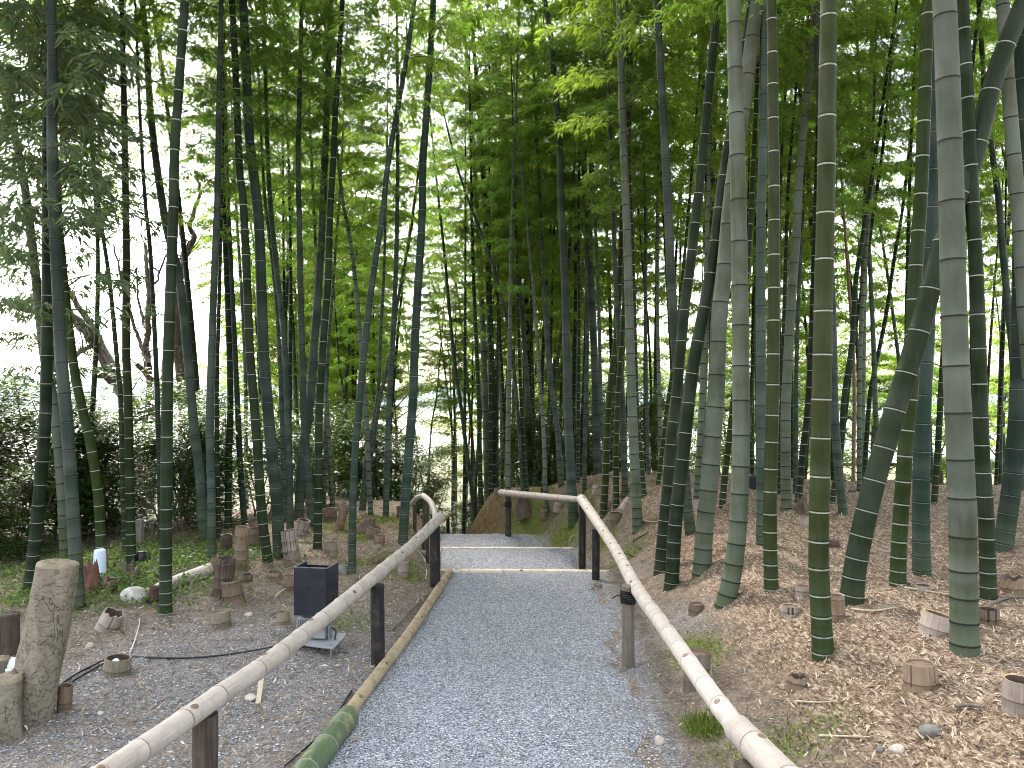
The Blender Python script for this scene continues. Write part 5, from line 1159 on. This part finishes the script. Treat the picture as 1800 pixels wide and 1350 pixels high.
TR = [tree_mesh(600+i, 8.5, 2.9, 22000, .125, ['leaf_yellow', 'leaf_mid', 'leaf_yellow', 'leaf_mid'][i]) for i in range(4)]
def tree(u, y, sc_, k, label, group='trees beyond the grove', sz=1.0):
    x = (u-900)/F*y; r0 = empty('tree', (x, y, float(T(x, y)))); tag(r0, label, 'tree', group); r0.rotation_euler = (0, 0, random.random()*6.28); r0.scale = (sc_, sc_, sc_*sz)
    for nm, me in zip(('crown', 'trunk'), TR[k]):
        o = bpy.data.objects.new(nm, me); col.objects.link(o); o.parent = r0
TL = [(500, 27, .95, 0, 'yellow green tree behind the grey bent bamboo on the left'), (585, 24, .85, 2, 'yellow green tree behind the white ringed bamboo at the lamp'), (600, 30, 1.0, 0, 'yellow green tree behind the mossy mound'), (700, 21, .62, 1, 'dark green small tree behind the far end of the left handrail'),
      (880, 26, .85, 2, 'bright yellow green tree over the earth bank'), (900, 32, 1.0, 0, 'yellow green tree behind the whitish tall bamboo'), (985, 30, 1.0, 1, 'green tree behind the corner of the handrails'),
      (1090, 28, .95, 3, 'mid green tree behind the pale dark footed bamboo'), (1180, 33, 1.05, 1, 'green tree behind the two dark leaning bamboos'), (1270, 27, .8, 1, 'light green tree behind the big straight pale bamboo'), (1400, 30, 1.0, 3, 'mid green tree behind the big white ringed olive bamboo'),
      (1530, 27, .9, 3, 'light green tree behind the small floodlight'), (1650, 30, 1.0, 1, 'green tree behind the thickest pale bamboo'), (1760, 26, .85, 3, 'green tree at the right edge'), (1850, 30, 1.0, 1, 'light green tree cut by the right edge'), (545, 22, 1.0, 0, 'bright yellow green tree between the yellow footed bamboo and the lamp'), (610, 28, 1.15, 2, 'tall yellow green tree behind the long dark leaning bamboo'), (1010, 25, 1.1, 3, 'mid green tree behind the crest of the litter mound'), (1330, 24, 1.0, 1, 'mid green tree behind the grey green and olive pair'), (360, 40, .8, 3, 'low distant tree beyond the left hedge')]
for (u, y, s_, k, l) in TL: tree(u, y, s_, k, l)
# bare trees on the left
def bare_tree(base, limbs, label, mat, seed):
    y0 = base[2]; p0 = at(base[0], base[1], y0); r0 = empty('bare_tree', (p0.x, y0, float(T(p0.x, y0)))); tag(r0, label, 'tree', 'bare trees beyond the left hedge')
    mb = MB(); r = np.random.default_rng(seed)
    for (pts, w0, w1, y_) in limbs:
        P = np.array([tuple(at(u, v, y_+.25*math.sin(i*1.3))-r0.location) for i, (u, v) in enumerate(pts)]); Pd = cat_rom(P, 5); Pd[1:-1] += r.normal(0, .012, (len(Pd)-2, 3))
        tube(mb, Pd, np.linspace(w0*y_/F/2, w1*y_/F/2, len(Pd)), 9, 0, False, False)
    P = np.array([(0, 0, -.3), tuple(at(base[0], base[1]-20, y0)-r0.location)]); tube(mb, P, base[3]*y0/F/2, 9)
    mb.build('trunk', M[mat], r0)  # limbs use the paler twig wood: glare and haze put into their colour
    tw = MB()
    for (pts, w0, w1, y_) in limbs:
        for k in range(int(len(pts)*2.5)):
            i = r.integers(0, len(pts)-1); t_ = r.random(); u = pts[i][0]*(1-t_)+pts[i+1][0]*t_; v = pts[i][1]*(1-t_)+pts[i+1][1]*t_; a_ = r.uniform(-2.6, -.5); q = [(u, v)]; L_ = r.uniform(8, 22)
            for s_ in range(4): a_ += r.normal(0, .45); q.append((q[-1][0]+math.cos(a_)*L_, q[-1][1]+math.sin(a_)*L_))
            P = np.array([tuple(at(uu, vv, y_+.1*s_*r.normal())-r0.location) for s_, (uu, vv) in enumerate(q)]); tube(tw, cat_rom(P, 3), np.linspace(.012, .003, 13), 4, 0, False, False)
    tw.build('crown', M['twig_bare'], r0)
bare_tree((266, 740, 14, 16), [([(266,720),(263,660),(258,600),(262,540),(258,470),(255,430)], 13, 6, 14), ([(262,640),(245,600),(232,560),(215,500),(200,430)], 8, 3, 14), ([(259,580),(250,560),(243,520),(240,470)], 6, 2.5, 14), ([(258,520),(275,490),(292,450),(300,420)], 5, 2, 14)], 'slender bare tree with many fine branches beyond the hedge', 'twig_bare', 1)
bare_tree((330, 760, 13, 26), [([(328,740),(322,680),(314,620),(310,560),(314,500),(322,455),(340,420),(334,390),(350,340),(346,300)], 22, 4, 13), ([(318,480),(326,450),(335,425)], 16, 9, 13), ([(325,700),(300,690),(270,670),(240,640)], 14, 8, 13)], 'thick dark crooked tree trunk behind the white ringed bamboo', 'twig_bare', 2)
bare_tree((240, 730, 12, 34), [([(235,715),(200,660),(165,600),(130,560),(60,545),(10,530)], 26, 12, 12), ([(200,650),(160,570),(125,520),(105,470)], 14, 6, 12), ([(165,600),(140,620),(110,628)], 9, 5, 12), ([(20,460),(0,430),(-30,400)], 14, 12, 12), ([(235,715),(220,690),(190,665),(165,655)], 18, 9, 12)], 'leaning mossy limb with a dark bough behind the left bamboos', 'twig_bare', 3)
mb = None
# ------------------------------------------------------------------ light
SUN_EL, SUN_AZ = math.radians(52), math.radians(-28)     # azimuth from +Y towards +X
w = bpy.data.worlds.new('World'); sc.world = w; w.use_nodes = True; nt = w.node_tree; g = G(nt)
bg = nt.nodes['Background']; sky = nt.nodes.new('ShaderNodeTexSky'); sky.sky_type = 'NISHITA'; sky.sun_disc = False
sky.sun_elevation = SUN_EL; sky.sun_rotation = SUN_AZ; sky.dust_density = 4.0; sky.air_density = 1.4; sky.altitude = 60
hs = nt.nodes.new('ShaderNodeHueSaturation'); hs.inputs['Saturation'].default_value = .44
nt.links.new(sky.outputs[0], hs.inputs['Color']); nt.links.new(hs.outputs[0], bg.inputs['Color']); bg.inputs['Strength'].default_value = .15
sd = bpy.data.lights.new('sun', 'SUN'); so = bpy.data.objects.new('sun', sd); col.objects.link(so); sd.energy = 1.5; sd.angle = math.radians(14); sd.color = (1, .96, .9)
v = Vector((math.sin(SUN_AZ)*math.cos(SUN_EL), math.cos(SUN_AZ)*math.cos(SUN_EL), math.sin(SUN_EL))); so.rotation_mode = 'QUATERNION'; so.rotation_quaternion = (-v).to_track_quat('-Z', 'Y')
sc.view_settings.view_transform = 'Standard'; sc.view_settings.look = 'None'; sc.view_settings.gamma = 1; sc.view_settings.use_curve_mapping = False
sc.view_settings.exposure = 2.95
cy = sc.cycles; cy.max_bounces = 6; cy.diffuse_bounces = 4; cy.glossy_bounces = 2; cy.transmission_bounces = 4; cy.transparent_max_bounces = 4; cy.sample_clamp_indirect = 6
cy.filter_width = .95
cy.use_denoising = True
try: cy.denoiser = 'OPENIMAGEDENOISE'; cy.denoising_input_passes = 'RGB_ALBEDO_NORMAL'
except Exception: pass
for l in BAMBOO_LOG: print('BLOG', l)
